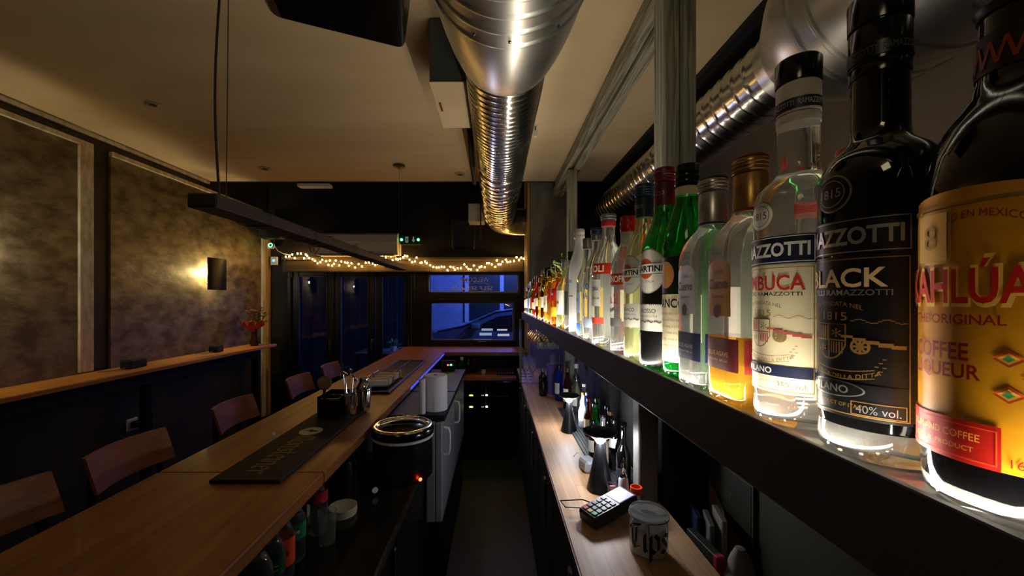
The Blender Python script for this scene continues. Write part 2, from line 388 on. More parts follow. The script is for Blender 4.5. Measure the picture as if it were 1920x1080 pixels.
# reflections in the lower pane, put in as pale glowing strips
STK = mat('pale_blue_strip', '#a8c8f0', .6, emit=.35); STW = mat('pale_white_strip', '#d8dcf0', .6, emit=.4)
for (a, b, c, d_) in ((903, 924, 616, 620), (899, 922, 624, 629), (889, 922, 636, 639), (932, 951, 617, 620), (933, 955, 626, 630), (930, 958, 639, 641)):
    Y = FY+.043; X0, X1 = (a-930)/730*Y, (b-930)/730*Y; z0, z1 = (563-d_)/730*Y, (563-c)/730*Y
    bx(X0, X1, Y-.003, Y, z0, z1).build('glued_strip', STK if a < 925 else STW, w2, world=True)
Y = FY+.0
MB().box(-.225, -.12, FY-.004, FY+.012, -.512, -.502).build('name_plate', STEEL, w2, world=True)

# ---------------------------------------------------------------- outside in the street
struct('ground_street', bx(-14, 14, FY+.14, 26, ZF-.12, ZF-.02), mat('asphalt', '#34363c', .85, col2='#26282c', scale=(6, 6, 6), bump=.03))
hb = thing('house_across_street', 'pale house front with white framed shop windows across the street', 'building', (0, 12.5, ZF-.02))
HW = mat('blue_render_wall', '#8088a0', .9, col2='#6c7490', scale=(2, 2, 2)); HF = mat('white_frame', '#9aa0b4', .6); HD = mat('dark_shop_glass', '#0c1018', .45)
MB().box(-9, 9, 0, .4, 0, 6.5).build('wall', HW, hb)
for x in (-7.5, -5.6, -3.6, 3.2, 5.6): MB().box(x, x+1.1, -.05, .0, 1.2, 3.4).build('window', HD, hb)
for x0, x1 in ((-.75, .0), (.35, 1.1)): MB().box(x0-.1, x1+.1, -.03, 0, .8, 3.2).build('window', HD, hb)
for x in (-1.0, -.02, .1+.98, -.02+1.2-1.25): pass
for x in (-1.0, .12, 1.25): MB().box(x, x+.13, -.12, -.03, .2, 3.4, bev=.01).build('pilaster', HF, hb)
MB().box(-1.0, 1.38, -.14, -.03, 3.3, 3.5, bev=.01).build('lintel', HF, hb)
MB().box(-2.6, -2.1, -.1, 0, .1, 6, bev=.02).build('downpipe_cover', HD, hb)
car = thing('parked_car', 'blue lit parked car seen through the lower window pane', 'car', (1.0, 7.2, ZF-.02))
CP = mat('car_paint', '#5a6c98', .35, .3, coat=.5)
body = [(-2.6, .28), (-2.65, .7), (-2.5, 1.0), (-1.96, 1.15), (-1.53, 1.24), (-1.0, 1.46), (-.69, 1.5), (.3, 1.52), (1.0, 1.42), (1.5, 1.1), (1.6, .8), (1.6, .3)]
Mc = Matrix(((1, 0, 0, 0), (0, 0, 1, -.8), (0, 1, 0, 0), (0, 0, 0, 1)))
MB().prism(body, Mc, 1.6).build('car_body', CP, car)
MB().prism([(-1.4, 1.2), (-.98, 1.40), (-.66, 1.44), (-.60, 1.14)], Matrix.Translation((0, -.005, 0)) @ Mc, .01).build('side_window', HD, car)
MB().prism([(-.54, 1.14), (-.58, 1.45), (.3, 1.46), (.9, 1.36), (1.2, 1.1)], Matrix.Translation((0, -.005, 0)) @ Mc, .01).build('side_window', HD, car)
MB().tube([(-1.96, -.79, 1.155), (-1.53, -.8, 1.245), (-1.0, -.79, 1.468), (-.69, -.79, 1.508), (.3, -.79, 1.528), (1.0, -.79, 1.425)], .018, 6).build('roof_rail', CHROME, car)
for x in (-1.95, 1.0):
    W = MB().lathe([(.0, 0), (.30, 0), (.33, .03), (.33, .19), (.30, .22), (0, .22)], M=Mt((x, -.82, .33), PI/2, 0, 0) @ Matrix.Translation((0, 0, -.2)), n=28)
    W.build('wheel', RUBBER, car)
MB().box(-1.42, -1.26, -.95, -.80, 1.2, 1.3, bev=.03).build('wing_mirror', CP, car)
sc_ = thing('timber_screen', 'dark vertical board screen standing in the street outside the doors', 'fence', (-3.6, 6.30, ZF-.02))  # added screen, hides the blue house wall behind the door panes
BD = mat('board_charcoal', '#343a48', .8, col2='#282c38', scale=(9, 9, 3)); bd0 = None  # bluish lift in the board colour stands in for haze reflected in the panes
for i in range(28):
    if bd0 is None: bd0 = MB().box(0, .146, 0, .03, 0, 3.2, bev=.004).build('board', BD, sc_); o = bd0
    else: o = bd0.copy(); C.objects.link(o); o.parent = sc_
    o.location = (-2.1+i*.152, .004*(i % 2), 0)
tb = thing('terrace_table', 'dark terrace table outside the right door leaf', 'table', (-1.62, 5.75, ZF-.02))
MB().box(-.38, .38, -.3, .3, .90, .93, bev=.01).build('tabletop', mat('table_grey', '#5a5c58', .5), tb)
for sx in (-1, 1):
    for sy in (-1, 1): MB().box(sx*.33-.015, sx*.33+.015, sy*.25-.015, sy*.25+.015, 0, .9).build('leg', BLACKM, tb)
def leafy(name, label, loc, pot_r, pot_h, r, n, col, potm, cat='plant', group=None, up=1.0, ll=.12):
    t = thing(name, label, cat, loc, 0, group)
    MB().lathe([(pot_r*.7, 0), (pot_r, pot_h*.9), (pot_r*1.06, pot_h), (pot_r*.92, pot_h), (pot_r*.9, pot_h*.85), (0, pot_h*.85)], n=20).build('pot', potm, t)
    fm = MB(); rr = random.Random(n)
    for i in range(n):
        a = rr.uniform(0, 2*PI); e = rr.uniform(.15, 1.35); L = ll*rr.uniform(.6, 1.1)
        d = Vector((math.cos(a)*math.cos(e), math.sin(a)*math.cos(e), math.sin(e)*up)).normalized()
        s0 = Vector((0, 0, pot_h*.85))+d*rr.uniform(0, r); q = d.cross(Vector((0, 0, 1))).normalized()*L*.16
        nn = Vector((0, 0, .12*L))
        fm.add([s0, s0+d*L*.5+q+nn, s0+d*L, s0+d*L*.5-q+nn], [(0, 1, 2, 3)])
    fm.build('foliage', mat(col+'leaf', col, .6), t)['kind'] = 'stuff'
    return t
leafy('potted_succulent', 'small spiky plant in a white pot on the terrace table', (-1.50, 5.7, ZF-.02+.93), .05, .07, .05, 60, '#6a9a70', PAPER, ll=.10)
leafy('potted_shrub', 'large pale leafy shrub in a dark tub outside the middle door leaf', (-2.2, 5.6, ZF-.02), .2, .62, .18, 500, '#8a9a88', BLACK, ll=.10)
mh = thing('menu_stand', 'white framed menu stand beside the plant on the terrace table', 'sign', (-1.33, 5.68, ZF-.02+.93))
MB().box(-.09, .09, 0, .012, 0, .055).build('frame', PAPER, mh); MB().box(-.075, .075, -.003, 0, .012, .042).build('card', HD, mh)

# ---------------------------------------------------------------- bar counter (left) and stools
ZB = -.57
bar = thing('bar_counter', 'long oak topped bar counter with a black front running to the window', 'bar', (-.845, 2.5, ZF))
MB().box(-1.12, -.57, -.25, 1.288, ZB-.04, ZB, bev=.004).build('top_board', OAK, bar, world=True)
MB().box(-1.12, -.57, 1.292, 4.27, ZB-.04, ZB, bev=.004).build('top_board', OAK, bar, world=True)
MB().box(-1.12, .325, 4.273, 4.79, ZB-.04, ZB, bev=.004).build('cross_board', OAKX, bar, world=True)
MB().box(-.93, -.90, -.25, 4.6, ZF, ZB-.041).build('front_panel', BLACK, bar, world=True)
MB().box(-.86, .32, 4.60, 4.64, ZF, ZB-.041).build('end_panel', BLACK, bar, world=True)
MB().box(-.573, -.567, 2.6, 4.27, ZB-.028, ZB-.012).build('light_edge', mat('blue_led_edge', '#5060ff', .5, emit=.5), bar, world=True)
def stool(label, y, x=-1.255, rz=0, proto=[]):
    g = 'bar stools along the counter'
    if not proto:
        t = thing('bar_stool', label, 'stool', (x, y, ZF), 0, g)
        # curved backrest, leaning back (away from the bar, -X)
        vs = []; nn = 10; W = .30
        for side in (0, 1):
            for k in range(3):
                zz = 1.035+k*.058
                for i in range(nn+1):
                    u = -1+2*i/nn; bow = -.035*(1-u*u)
                    lean = -.04*k/2; vs.append((lean+bow-(.012 if side else 0), u*W/2, zz))
        n1 = nn+1; fs = []
        for k in range(2):
            for i in range(nn):
                a = k*n1+i; fs.append((a, a+1, a+1+n1, a+n1)); b = a+3*n1; fs.append((b, b+n1, b+n1+1, b+1))
        o3 = 3*n1
        for i in range(nn): fs += [(i, i+o3, i+1+o3, i+1), (2*n1+i, 2*n1+i+1, 2*n1+i+1+o3, 2*n1+i+o3)]
        for k in range(2):
            a = k*n1; fs += [(a, a+n1, a+n1+o3, a+o3)]; a += nn; fs += [(a, a+o3, a+n1+o3, a+n1)]
        MB().add(vs, fs, True).build('backrest', PLY, t)
        MB().box(-.02, .30, -.17, .17, .76, .785, bev=.01).build('seat', PLY, t)
        for sy in (-1, 1):
            MB().tube([(-.050, sy*.12, 1.10), (-.046, sy*.125, 1.03), (-.03, sy*.14, .9), (.0, sy*.15, .76), (-.03, sy*.165, 0)], .011).build('leg', BLACKM, t)
            MB().tube([(.27, sy*.14, .76), (.31, sy*.17, 0)], .011).build('leg', BLACKM, t)
        MB().tube([(-.02, -.17, .28), (.30, -.16, .28), (.30, .16, .28), (-.02, .17, .28), (-.02, -.17, .28)], .008).build('footrest', BLACKM, t)
        proto.append(t)
    else:
        t = copy_tree(proto[0]); t['label'] = label
    t.location = (x, y, ZF); t.rotation_euler = (0, 0, rz)
stool('bar stool with curved wooden backrest nearest the camera, cut by the left edge', .985)
stool('bar stool with curved wooden backrest, second from the left of the picture', 1.378)
stool('bar stool with curved wooden backrest in front of the wall socket', 1.93, rz=.02)
stool('bar stool with curved wooden backrest, second farthest along the counter', 2.56)
stool('farthest bar stool, its wooden backrest half behind the steel utensils', 3.05)

# bar mat with blackletter
mt = thing('bar_mat', 'long black rubber bar mat with gold blackletter word and white oval emblem', 'mat', (-.7805, 1.63, ZB))
MB().box(-.1115, .1115, -.424, .424, .0005, .012, bev=.004).build('mat_body', RUBBER, mt)
GOLDD = mat('dull_gold_print', '#7a6c3c', .6)
Mm = Matrix.Translation((0, -.205, .0126)) @ Matrix.Rotation(-PI/2, 4, 'Z')
flat_text('Monsteiner', .34, .095, Mm, 'lettering', GOLDD, mt, nib=True)
MB().lathe([(0, .0122), (1, .0122), (1, .0127), (0, .0127)], c=(-.008, .03, 0), n=32, sx=.046, sy=.05).build('oval_emblem', mat('emblem_white', '#b8b8b0', .6), mt)
MB().prism([(-.035, -.01), (-.01, -.002), (.01, -.015), (.018, 0), (.035, .006), (.02, .014), (0, .01), (-.012, .022), (-.015, .008)], Mt((-.008, .03, .0128), 0, 0, -.4), .0004).build('emblem_figure', BLACK, mt)
# drainer tray further along
tr = thing('drip_tray', 'shallow black drip tray with divided rails at the far end of the bar', 'tray', (-.775, 2.99, ZB))
MB().box(-.125, .125, -.62, .62, .0005, .008, bev=.003).build('tray_base', BLACKM, tr)
q = MB()
for x in (-.125, -.02, .119): q.box(x, x+.006, -.62, .62, .008, .018, bev=.002)
for y in (-.62, -.2, .614): q.box(-.119, .119, y, y+.006, .008, .016, bev=.002)
q.build('rail', STEEL, tr)
# napkin rack
nr = thing('napkin_rack', 'brass wire rack holding white napkins on the black tray', 'rack', (-.755, 2.62, ZB+.018))
BRASS = mat('brass_wire', '#b08850', .3, 1)
def wirebox(mb, x0, x1, y0, y1, z0, z1, r=.0022):
    for z in (z0, z1): mb.tube([(x0, y0, z), (x1, y0, z), (x1, y1, z), (x0, y1, z), (x0, y0, z)], r, 5)
    for x in (x0, x1):
        for y in (y0, y1): mb.tube([(x, y, 0), (x, y, z1)], r, 5)
q = MB(); wirebox(q, -.08, .075, -.16, -.02, .012, .055); wirebox(q, -.08, .075, .02, .16, .012, .055); q.build('wire_frame', BRASS, nr)
for y in (-.09, .09): solo('napkin_stack', MB().box(-.825, -.69, 2.62+y-.06, 2.62+y+.06, ZB+.0005+.022, ZB+.058, bev=.003), PAPER, 'stack of white napkins in the %s half of the wire rack' % ('near' if y < 0 else 'far'), 'napkins', 'napkin stacks in the wire rack')

# steel utensils cluster
def cup(name, label, x, y, r, h, m, cat, z=ZB+.012, thick=.002):
    t = thing(name, label, cat, (x, y, z))
    MB().lathe([(0, .0005), (r*.85, .0005), (r, h), (r-thick, h), (r*.85-thick, .004), (0, .004)], n=28).build('cup_wall', m, t)
    return t
cd = thing('bar_caddy', 'black bar caddy with compartments standing on the bar mat', 'caddy', (-.80, 1.93, ZB+.012))
MB().box(-.05, .05, -.08, .08, 0.0005, .006).box(-.05, -.046, -.08, .08, .006, .10).box(.046, .05, -.08, .08, .006, .09).box(-.046, .046, -.08, -.076, .006, .09).box(-.046, .046, .076, .08, .006, .10).build('box', BLACKGLOSS, cd)
MB().box(-.046, .046, -.002, .002, .006, .09).build('divider', BLACKGLOSS, cd)
t = thing('citrus_squeezer', 'round wooden topped squeezer leaning out of the black caddy', 'squeezer', (-.82, 1.86, ZB+.02))
MB().lathe([(0, -.01), (.028, -.008), (.034, 0), (.028, .008), (0, .01)], n=24, M=Mt((0, 0, .155), PI/2-.3, 0, .3)).build('round_head', mat('dark_walnut', '#5a3c24', .4), t)
MB().tube([(0, 0, .0), (0, .002, .125)], .008).build('handle', BLACKM, t)
c1 = cup('mixing_tin', 'steel mixing tin full of bar spoons beside the caddy', -.715, 1.90, .036, .10, CHROME, 'tin')
q = MB()
for i in range(5):
    a = i*1.3; dx = math.cos(a)*.02; dy = math.sin(a)*.02
    s = thing('bar_spoon', ('shortest', 'second shortest', 'middle sized', 'second tallest', 'tallest')[i]+' steel bar spoon standing in the mixing tin', 'spoon', (-.715+dx*.5, 1.90+dy*.5, ZB+.018), 0, 'bar spoons in the mixing tin')
    MB().tube([(0, 0, 0), (dx, dy, .16+.012*i)], .0022, 6).build('shaft', CHROME, s)
    MB().lathe([(0, -.012), (.008, -.006), (.010, 0), (.007, .008), (0, .013)], n=12, sx=1, sy=.4, c=(dx, dy, .165+.012*i)).build('bowl', CHROME, s)
for k, (x, y, h, lab) in enumerate(((-.665, 1.98, .165, 'tall polished cocktail shaker at the edge of the bar mat'), (-.70, 2.04, .15, 'second polished cocktail shaker behind the tall one'))):
    t = thing('cocktail_shaker', lab, 'shaker', (x, y, ZB+.012), 0, 'polished cocktail shakers')
    MB().lathe([(0, .0005), (.024, .0005), (.031, h*.6), (.030, h*.62), (.0, h*.62)], n=28).build('tin', CHROME, t)
    MB().lathe([(.030, h*.62), (.031, h*.68), (.018, h*.84), (.016, h*.86), (.016, h*.97), (.012, h), (0, h)], n=28).build('lid', BLACKGLOSS if k else CHROME, t)
MB_ = None

# hanging wooden beam lamp over the bar
pl = thing('pendant_beam', 'long dark wooden beam hung over the bar on thin steel cables', 'lamp', (-.8375, 2.28, .265))
MB().box(-.0425, .0425, -1.173, 1.173, 0, .040, bev=.004).build('beam', BEAMW, pl)
CABM = mat('cable_dark', '#2a2416', .5)
for j, yy in enumerate((-1.10, 1.09)):
    n_ = 14; top = ZC-.265-.001
    pts = [(-.014*math.sin(PI*k/n_*1.4)*(1 if j == 0 else 0), yy, .042+(top-.042)*k/n_) for k in range(n_+1)]
    MB().tube(pts, .0036 if j == 0 else .0018, 6).build('cable', CABM, pl)
    MB().tube([(.02, yy, .042), (.022, yy+.01, top)], .0015, 5).build('cable', CABM, pl)
    MB().lathe([(0, -.0), (.05, -.0), (.05, -.018), (.02, -.03), (0, -.03)][::-1], n=24, c=(0, yy, top)).build('canopy', mat('canopy_brass', '#4a3c22', .4, .4), pl)
q = MB()
for yy in (-.95, -.6, -.42, -.1, .2, .45, .8, 1.0):
    q.tube([(-.048, yy, .0), (-.048, yy+.01, .045), (.048, yy+.03, .045), (.048, yy+.04, -.003), (-.048, yy+.05, -.003), (-.048, yy, 0)], .002, 5)
q.tube([(.03, -.62, -.003), (.02, -.56, -.05), (.01, -.5, -.055), (.0, -.45, -.03), (0, -.42, -.002)], .002, 5)
q.build('wound_wire', BLACKM, pl)

# ---------------------------------------------------------------- wall shelf on the left
ws = thing('wall_shelf', 'long narrow oak shelf along the plaster wall with black steel supports', 'shelf', (-2.65, 2.2, ZF))
MB().box(XL+.036, -2.50, -.6, 4.44, -.525, -.495, bev=.004).build('shelf_board', wood('shelf_oak', '#a06420', '#c88a3c', 'y', .35), ws, world=True)
MB().box(-2.72, -2.66, -.5, 4.38, -.64, -.526).build('apron', BLACK, ws, world=True)
for y in (.6, 2.0, 2.95, 4.3): MB().box(-2.70, -2.65, y, y+.05, ZF, -.641).build('leg', BLACKM, ws, world=True)
for (x, y, w_, h_, lab) in ((-2.66, 2.86, .15, .065, 'small black box speaker with a cable, nearer one on the wall shelf'), (-2.68, 3.73, .11, .06, 'small black box speaker, farther one on the wall shelf')):
    s = thing('box_speaker', lab, 'speaker', (x, y, -.495), .1, 'small black boxes on the wall shelf')
    MB().box(-.04, .04, -w_/2, w_/2, .0005, h_, bev=.008).build('housing', BLACK, s)
    MB().box(-.036, .036, -w_/2+.01, w_/2-.01, h_, h_+.002).build('grille', RUBBER, s)
    MB().tube([(0, -w_/2, .01), (-.03, -w_/2-.06, .004), (-.08, -w_/2-.12, .004)], .003, 6).build('cable', mat('grey_cable', '#777a78', .5), s)
# flowers
fl = thing('flower_bouquet', 'bouquet of pale flowers wrapped in red paper in a vase on the wall shelf', 'flowers', (-2.62, 4.22, -.495))
MB().lathe([(0, .0005), (.035, .0005), (.045, .03), (.028, .1), (.026, .17), (.034, .19), (.03, .19), (.022, .17), (0, .16)], n=24).build('vase', mat('dark_red_vase', '#3a1410', .25), fl)
RW = mat('red_wrap', '#c0381c', .55)
for k, (a, dx) in enumerate(((.3, -.06), (1.7, .0), (2.9, .06), (4.4, .03))):
    vs = []; n_ = 9
    for i in range(n_):
        u = -1+2*i/(n_-1); vs.append((dx*.3+math.cos(a+u*.6)*.02, math.sin(a+u*.6)*.02, .15)); 
        rr_ = .14+.012*math.sin(i*2.7+k); vs.append((dx+math.cos(a+u*.75)*rr_, math.sin(a+u*.75)*rr_, .255+.03*math.cos(i*1.9)))
    q = MB(); q.add(vs, [(2*i, 2*i+2, 2*i+3, 2*i+1) for i in range(n_-1)]); q.build('paper_wrap', RW, fl)
rr = random.Random(4); cols = ['#c8a070', '#b87048', '#d8b8a0', '#a85038']
for k in range(34):
    a = rr.uniform(0, 2*PI); d_ = rr.uniform(.02, .15); z = .30+.09*rr.random()+(.05*(1-d_/.15))
    c_ = (math.cos(a)*d_, math.sin(a)*d_, z); s_ = rr.uniform(.014, .024); q = MB()
    for j in range(7):
        b_ = j*2*PI/7; q.add([c_, (c_[0]+math.cos(b_-.4)*s_, c_[1]+math.sin(b_-.4)*s_, c_[2]+.008), (c_[0]+math.cos(b_)*s_*1.3, c_[1]+math.sin(b_)*s_*1.3, c_[2]+.002), (c_[0]+math.cos(b_+.4)*s_, c_[1]+math.sin(b_+.4)*s_, c_[2]+.008)], [(0, 1, 2, 3)])
    q.lathe([(0, -.006), (s_*.5, 0), (0, .009)], c=c_, n=8); q.build('flower_head', mat('petal%d' % (k % 4), cols[k % 4], .6), fl)
q = MB()
for k in range(120):
    a = rr.uniform(0, 2*PI); d_ = rr.uniform(.0, .16); z = .22+.15*rr.random(); L = rr.uniform(.03, .06); e = rr.uniform(-.3, .9)
    p = Vector((math.cos(a)*d_, math.sin(a)*d_, z)); D = Vector((math.cos(a)*math.cos(e), math.sin(a)*math.cos(e), math.sin(e)))*L; s_ = D.cross(Vector((0, 0, 1))).normalized()*L*.2
    q.add([p, p+D*.5+s_, p+D, p+D*.5-s_], [(0, 1, 2, 3)])
q.build('foliage', mat('bouquet_leaf', '#4a5a30', .6), fl)['kind'] = 'stuff'

# sconces
def sconce(label, y):
    s = thing('wall_sconce', label, 'lamp', (XL+.02, y, .10), 0, 'curved black wall sconces')
    n_ = 10; vs = []
    for i in range(n_+1):
        u = -1+2*i/n_; yy = u*.13; xx = .105-.035*u*u
        for z in (0, .31):
            vs += [(xx, yy, z), (xx-.003, yy, z)]
    fs = []
    for i in range(n_): a = 4*i; fs += [(a, a+4, a+6, a+2), (a+1, a+3, a+7, a+5), (a+2, a+6, a+7, a+3), (a, a+1, a+5, a+4)]
    fs += [(0, 2, 3, 1), (4*n_, 4*n_+1, 4*n_+3, 4*n_+2)]
    MB().add(vs, fs, True).build('curved_shade', BLACKM, s)
    MB().box(.001, .02, -.035, .035, .11, .21, bev=.004).box(.02, .10, -.01, .01, .15, .17).build('bracket', BLACKM, s)
    for z in (.07, .24): MB().lathe([(0, -.02), (.012, -.012), (.015, 0), (.012, .012), (0, .02)], n=14, c=(.04, -.07, z)).build('bulb', em('warm_bulb', '#ffd890', 14), s)
sconce('curved black wall sconce glowing on the far plaster panel', 3.83)
sconce('curved black wall sconce on the near plaster panel left of the picture', 2.02)
sk = thing('wall_socket', 'wall socket with a black plug low on the dark wall', 'socket', (XL+.02, 3.0, -1.0))
MB().box(.0005, .012, -.045, .045, 0, .09, bev=.004).build('plate', WHITEP, sk); MB().box(.012, .06, -.03, .03, .02, .07, bev=.01).build('plug', BLACK, sk)
# gadgets on the corner
g1 = thing('security_camera', 'small round camera with a glowing green ring in the left corner', 'camera', (-2.68, 4.66, .62))
MB().box(-.06, .02, -.01, .03, 0, .06, bev=.01).build('housing', WHITEP, g1)
MB().lathe([(0, 0), (.028, 0), (.028, .02), (0, .02)], n=24, M=Mt((.0, -.03, .035), PI/2+PI, 0, 0)).build('dome', BLACKGLOSS, g1)
MB().lathe([(.016, 0), (.026, 0), (.026, .004), (.016, .004), (.016, 0)], n=24, M=Mt((.0, -.032, .035), PI/2, 0, 0), close=False).build('light_ring', em('green_ring', '#60ff90', 3), g1)
MB().tube([(.03, -.0, .03), (.07, .0, -.03), (.12, .04, -.06), (.2, .08, -.07)], .004, 6).build('cable', WHITEP, g1)
g2 = thing('thermostat', 'white thermostat with a blue indicator below the round camera', 'thermostat', (-2.70, 4.74, .43))
MB().box(-.04, .04, -.012, .02, 0, .10, bev=.006).build('case', WHITEP, g2); MB().box(-.015, .015, -.014, -.0118, .04, .065).build('display', em('blue_ind', '#4090ff', 3), g2)
s3 = thing('corner_speaker', 'black box speaker high in the left corner above the camera', 'speaker', (-2.62, 4.55, .72))
MB().box(-.12, .12, -.05, .08, 0, .16, bev=.012).build('cabinet', BLACK, s3); MB().box(-.11, .11, -.055, -.05, .01, .15).build('grille', RUBBER, s3); MB().tube([(-.0, .08, .08), (-.0, .23, .10)], .015).build('bracket', BLACKM, s3)

# air conditioner, exit sign
ac = thing('air_conditioner', 'white wall air conditioner above the doors', 'air conditioner', (-1.65, 4.66, .535))
poly = [(0, .01), (-.17, .0), (-.20, .05), (-.21, .16), (-.19, .24), (-.14, .268), (0, .27)]
Ma = Matrix(((0, 0, 1, -.485), (1, 0, 0, .13), (0, 1, 0, 0), (0, 0, 0, 1)))
MB().prism(poly, Ma, .97).build('casing', mat('ac_white', '#c8c2b4', .35), ac)
q = MB(); q.box(-.44, .44, -.05, .06, -.008, .002); q.box(-.44, .44, -.062, -.05, .0, .02)
q.build('outlet_flap', mat('ac_flap', '#8a8478', .4), ac); MB().box(-.01, .04, -.082, -.078, .12, .13).build('badge', STEEL, ac)
ex = thing('exit_sign', 'small green lit emergency exit sign beside the air conditioner', 'sign', (-1.03, 4.66, .67))
MB().box(-.12, .12, 0, .12, 0, .11, bev=.006).build('case', mat('exit_case', '#0c2a18', .4), ex)
MB().lathe([(0, 0), (.016, 0), (.016, .004), (0, .004)], n=16, M=Mt((-.10, -.004+.004, .055), PI/2, 0, 0)).build('led', em('exit_led', '#40ff80', 6), ex)
MB().lathe([(0, 0), (.016, 0), (.016, .004), (0, .004)], n=16, M=Mt((.10, 0, .055), PI/2, 0, 0)).build('led', em('exit_led', '#40ff80', 6), ex)
EW = mat('exit_white', '#90a898', .5, emit=.25)
Mx = Matrix(((1, 0, 0, 0), (0, 0, 1, -.003), (0, 1, 0, .055), (0, 0, 0, 1)))
MB().prism([(.02, .0), (.035, 0), (.035, .035), (.05, .035), (.05, 0), (.065, 0), (.0425, -.035)], Mx, .002).build('arrow_symbol', EW, ex)
MB().prism([(-.055, -.035), (-.02, -.035), (-.02, .035), (-.055, .035)], Mx, .002).build('door_symbol', EW, ex)
MB().prism([(-.048, -.03), (-.04, -.005), (-.044, .01), (-.034, .018), (-.028, .005), (-.034, -.005), (-.03, -.028), (-.035, -.028), (-.04, -.01)], Matrix.Translation((0, -.002, 0)) @ Mx, .002).build('running_figure', mat('exit_case', ''), ex)

# string lights
path = [(535, 482), (560, 480), (600, 489), (640, 495), (675, 499), (705, 491), (745, 484), (775, 487), (800, 493), (830, 499), (862, 504), (872, 498), (890, 502), (915, 497), (945, 491), (985, 483)]
sl = thing('string_lights', 'warm fairy lights strung along the fascia above doors and window', 'lights', (-1.1, FY-.08, .45))
def sy(px):
    for (a, b), (c, d) in zip(path, path[1:]):
        if a <= px <= c: return b+(d-b)*(px-a)/(c-a)
    return path[-1][1]
Yl = FY-.085; pts = []; bm_ = MB().lathe([(0, -.011), (.007, -.008), (.0095, 0), (.007, .007), (0, .010)], n=8); b0 = None; px = 536.; rr = random.Random(11)
BULB = em('fairy_bulb', '#ffc060', 45)
while px < 984:
    x = (px-930)/730*Yl; z = (563-sy(px)-rr.uniform(-6, 6))/730*Yl; p = Vector((x, Yl+rr.uniform(-.012, .01), z)); pts.append(p-Vector(sl.location))
    if b0 is None: b0 = bm_.build('bulb', BULB, sl); o = b0
    else: o = b0.copy(); C.objects.link(o); o.parent = sl
    o.location = p-Vector(sl.location); px += rr.uniform(2.8, 7)
wp = []
for a, b in zip(pts, pts[1:]): wp += [a+Vector((0, .012, .01)), (a+b)/2+Vector((0, .01, rr.uniform(-.02, .03)))]
MB().tube(wp, .0018, 5).build('wire', mat('dark_green_wire', '#1c2016', .6), sl)

# ---------------------------------------------------------------- ceiling fittings
def spiral_duct(mb, xa, za, y0, y1, r, pitch=.058, n=48, rib=.004, dy=.0058):
    N = int((y1-y0)/dy); vs = []
    for i in range(N+1):
        y = y0+(y1-y0)*i/N
        for j in range(n):
            a = 2*PI*j/n; ph = ((y+pitch*j/n)/pitch) % 1.0
            k = rib*max(0, 1-abs(ph-.5)/.10)
            vs.append((xa+(r+k)*math.cos(a), y, za+(r+k)*math.sin(a)))
    fs = [(i*n+j, i*n+n+j, i*n+n+(j+1) % n, i*n+(j+1) % n) for i in range(N) for j in range(n)]
    mb.add(vs, fs, True); return mb
def yl(mb, prof, xa, za, n=56):
    """lathe about an axis parallel to Y: prof (r, y)"""
    M = Matrix(((1, 0, 0, xa), (0, 0, 1, 0), (0, -1, 0, za), (0, 0, 0, 1)))
    return mb.lathe(prof, n=n, M=M, close=False)
dx, dz = .035, .872
d1 = thing('ventilation_duct', 'large galvanised spiral duct hanging along the middle of the ceiling', 'duct', (dx, 2.4, dz-.209))
spiral_duct(spiral_duct(MB(), dx, dz, 1.34, 2.44, .150, .040, rib=.0032, dy=.0036), dx, dz, 2.44, 3.95, .150, .085, rib=.007, dy=.008).build('spiral_pipe', GALV, d1, world=True)
pr = [(.209, -.6), (.209, .30)]
for y in (.36, .44, .52, .60, .68, .76, .86, .915, .968, 1.02):
    pr += [(.209, y-.012), (.2125, y-.008), (.2135, y), (.2125, y+.004), (.208, y+.007)]
pr += [(.2085, 1.04), (.2065, 1.10), (.199, 1.17), (.187, 1.25), (.170, 1.33), (.160, 1.36), (.152, 1.37), (.15, 1.375)]
yl(MB(), pr, dx, dz, 64).build('reducer', GALVR, d1, world=True)
yl(MB(), [(.150, 2.42), (.155, 2.425), (.155, 2.47), (.150, 2.475)], dx, dz).build('coupling', GALV, d1, world=True)
el = [(dx, 3.94, dz), (dx, 4.05, dz), (dx+.02, 4.15, dz), (dx+.07, 4.24, dz), (dx+.15, 4.31, dz), (dx+.25, 4.34, dz), (dx+.55, 4.35, dz)]
MB().tube(el, [.15, .15, .152, .152, .152, .15, .15], 40, cap=False).build('elbow', GALV, d1, world=True)
for a in (0, .7, 2.2, -.5):
    ang = -PI/2+a*.9
    MB().lathe([(0, 0), (.005, 0), (.004, .003), (0, .004)], n=10, M=Mt((dx+.212*math.cos(ang), .994, dz+.212*math.sin(ang)), 0, PI+(-(ang+PI/2)), 0)).build('rivet', CHROME, d1, world=True)
for y in (1.9, 3.2):
    q = MB(); q.tube([(dx-.153, y, dz+.0), (dx-.153, y, ZC-.002)], .003, 5); q.tube([(dx+.153, y, dz), (dx+.153, y, ZC-.002)], .003, 5); q.build('hanger_rod', STEEL, d1, world=True)
ex_, ez_ = 1.09, .875
d2 = thing('side_duct', 'second galvanised duct running behind the bottle shelf on the right', 'duct', (ex_, 2.4, ez_-.2))
spiral_duct(MB(), ex_, ez_, 1.38, 4.12, .14, .075).build('spiral_pipe', GALV, d2, world=True)
pr = [(.26, -.6), (.26, .9)]
for y in (.95, 1.06, 1.12): pr += [(.26, y-.01), (.265, y-.005), (.265, y+.004), (.26, y+.01)]
pr += [(.258, 1.18), (.235, 1.25), (.185, 1.34), (.15, 1.38), (.148, 1.43), (.14, 1.432)]
yl(MB(), pr, ex_, ez_, 64).build('reducer', GALVR, d2, world=True)
yl(MB(), [(.14, 2.4), (.146, 2.405), (.146, 2.46), (.14, 2.465)], ex_, ez_).build('coupling', GALV, d2, world=True)
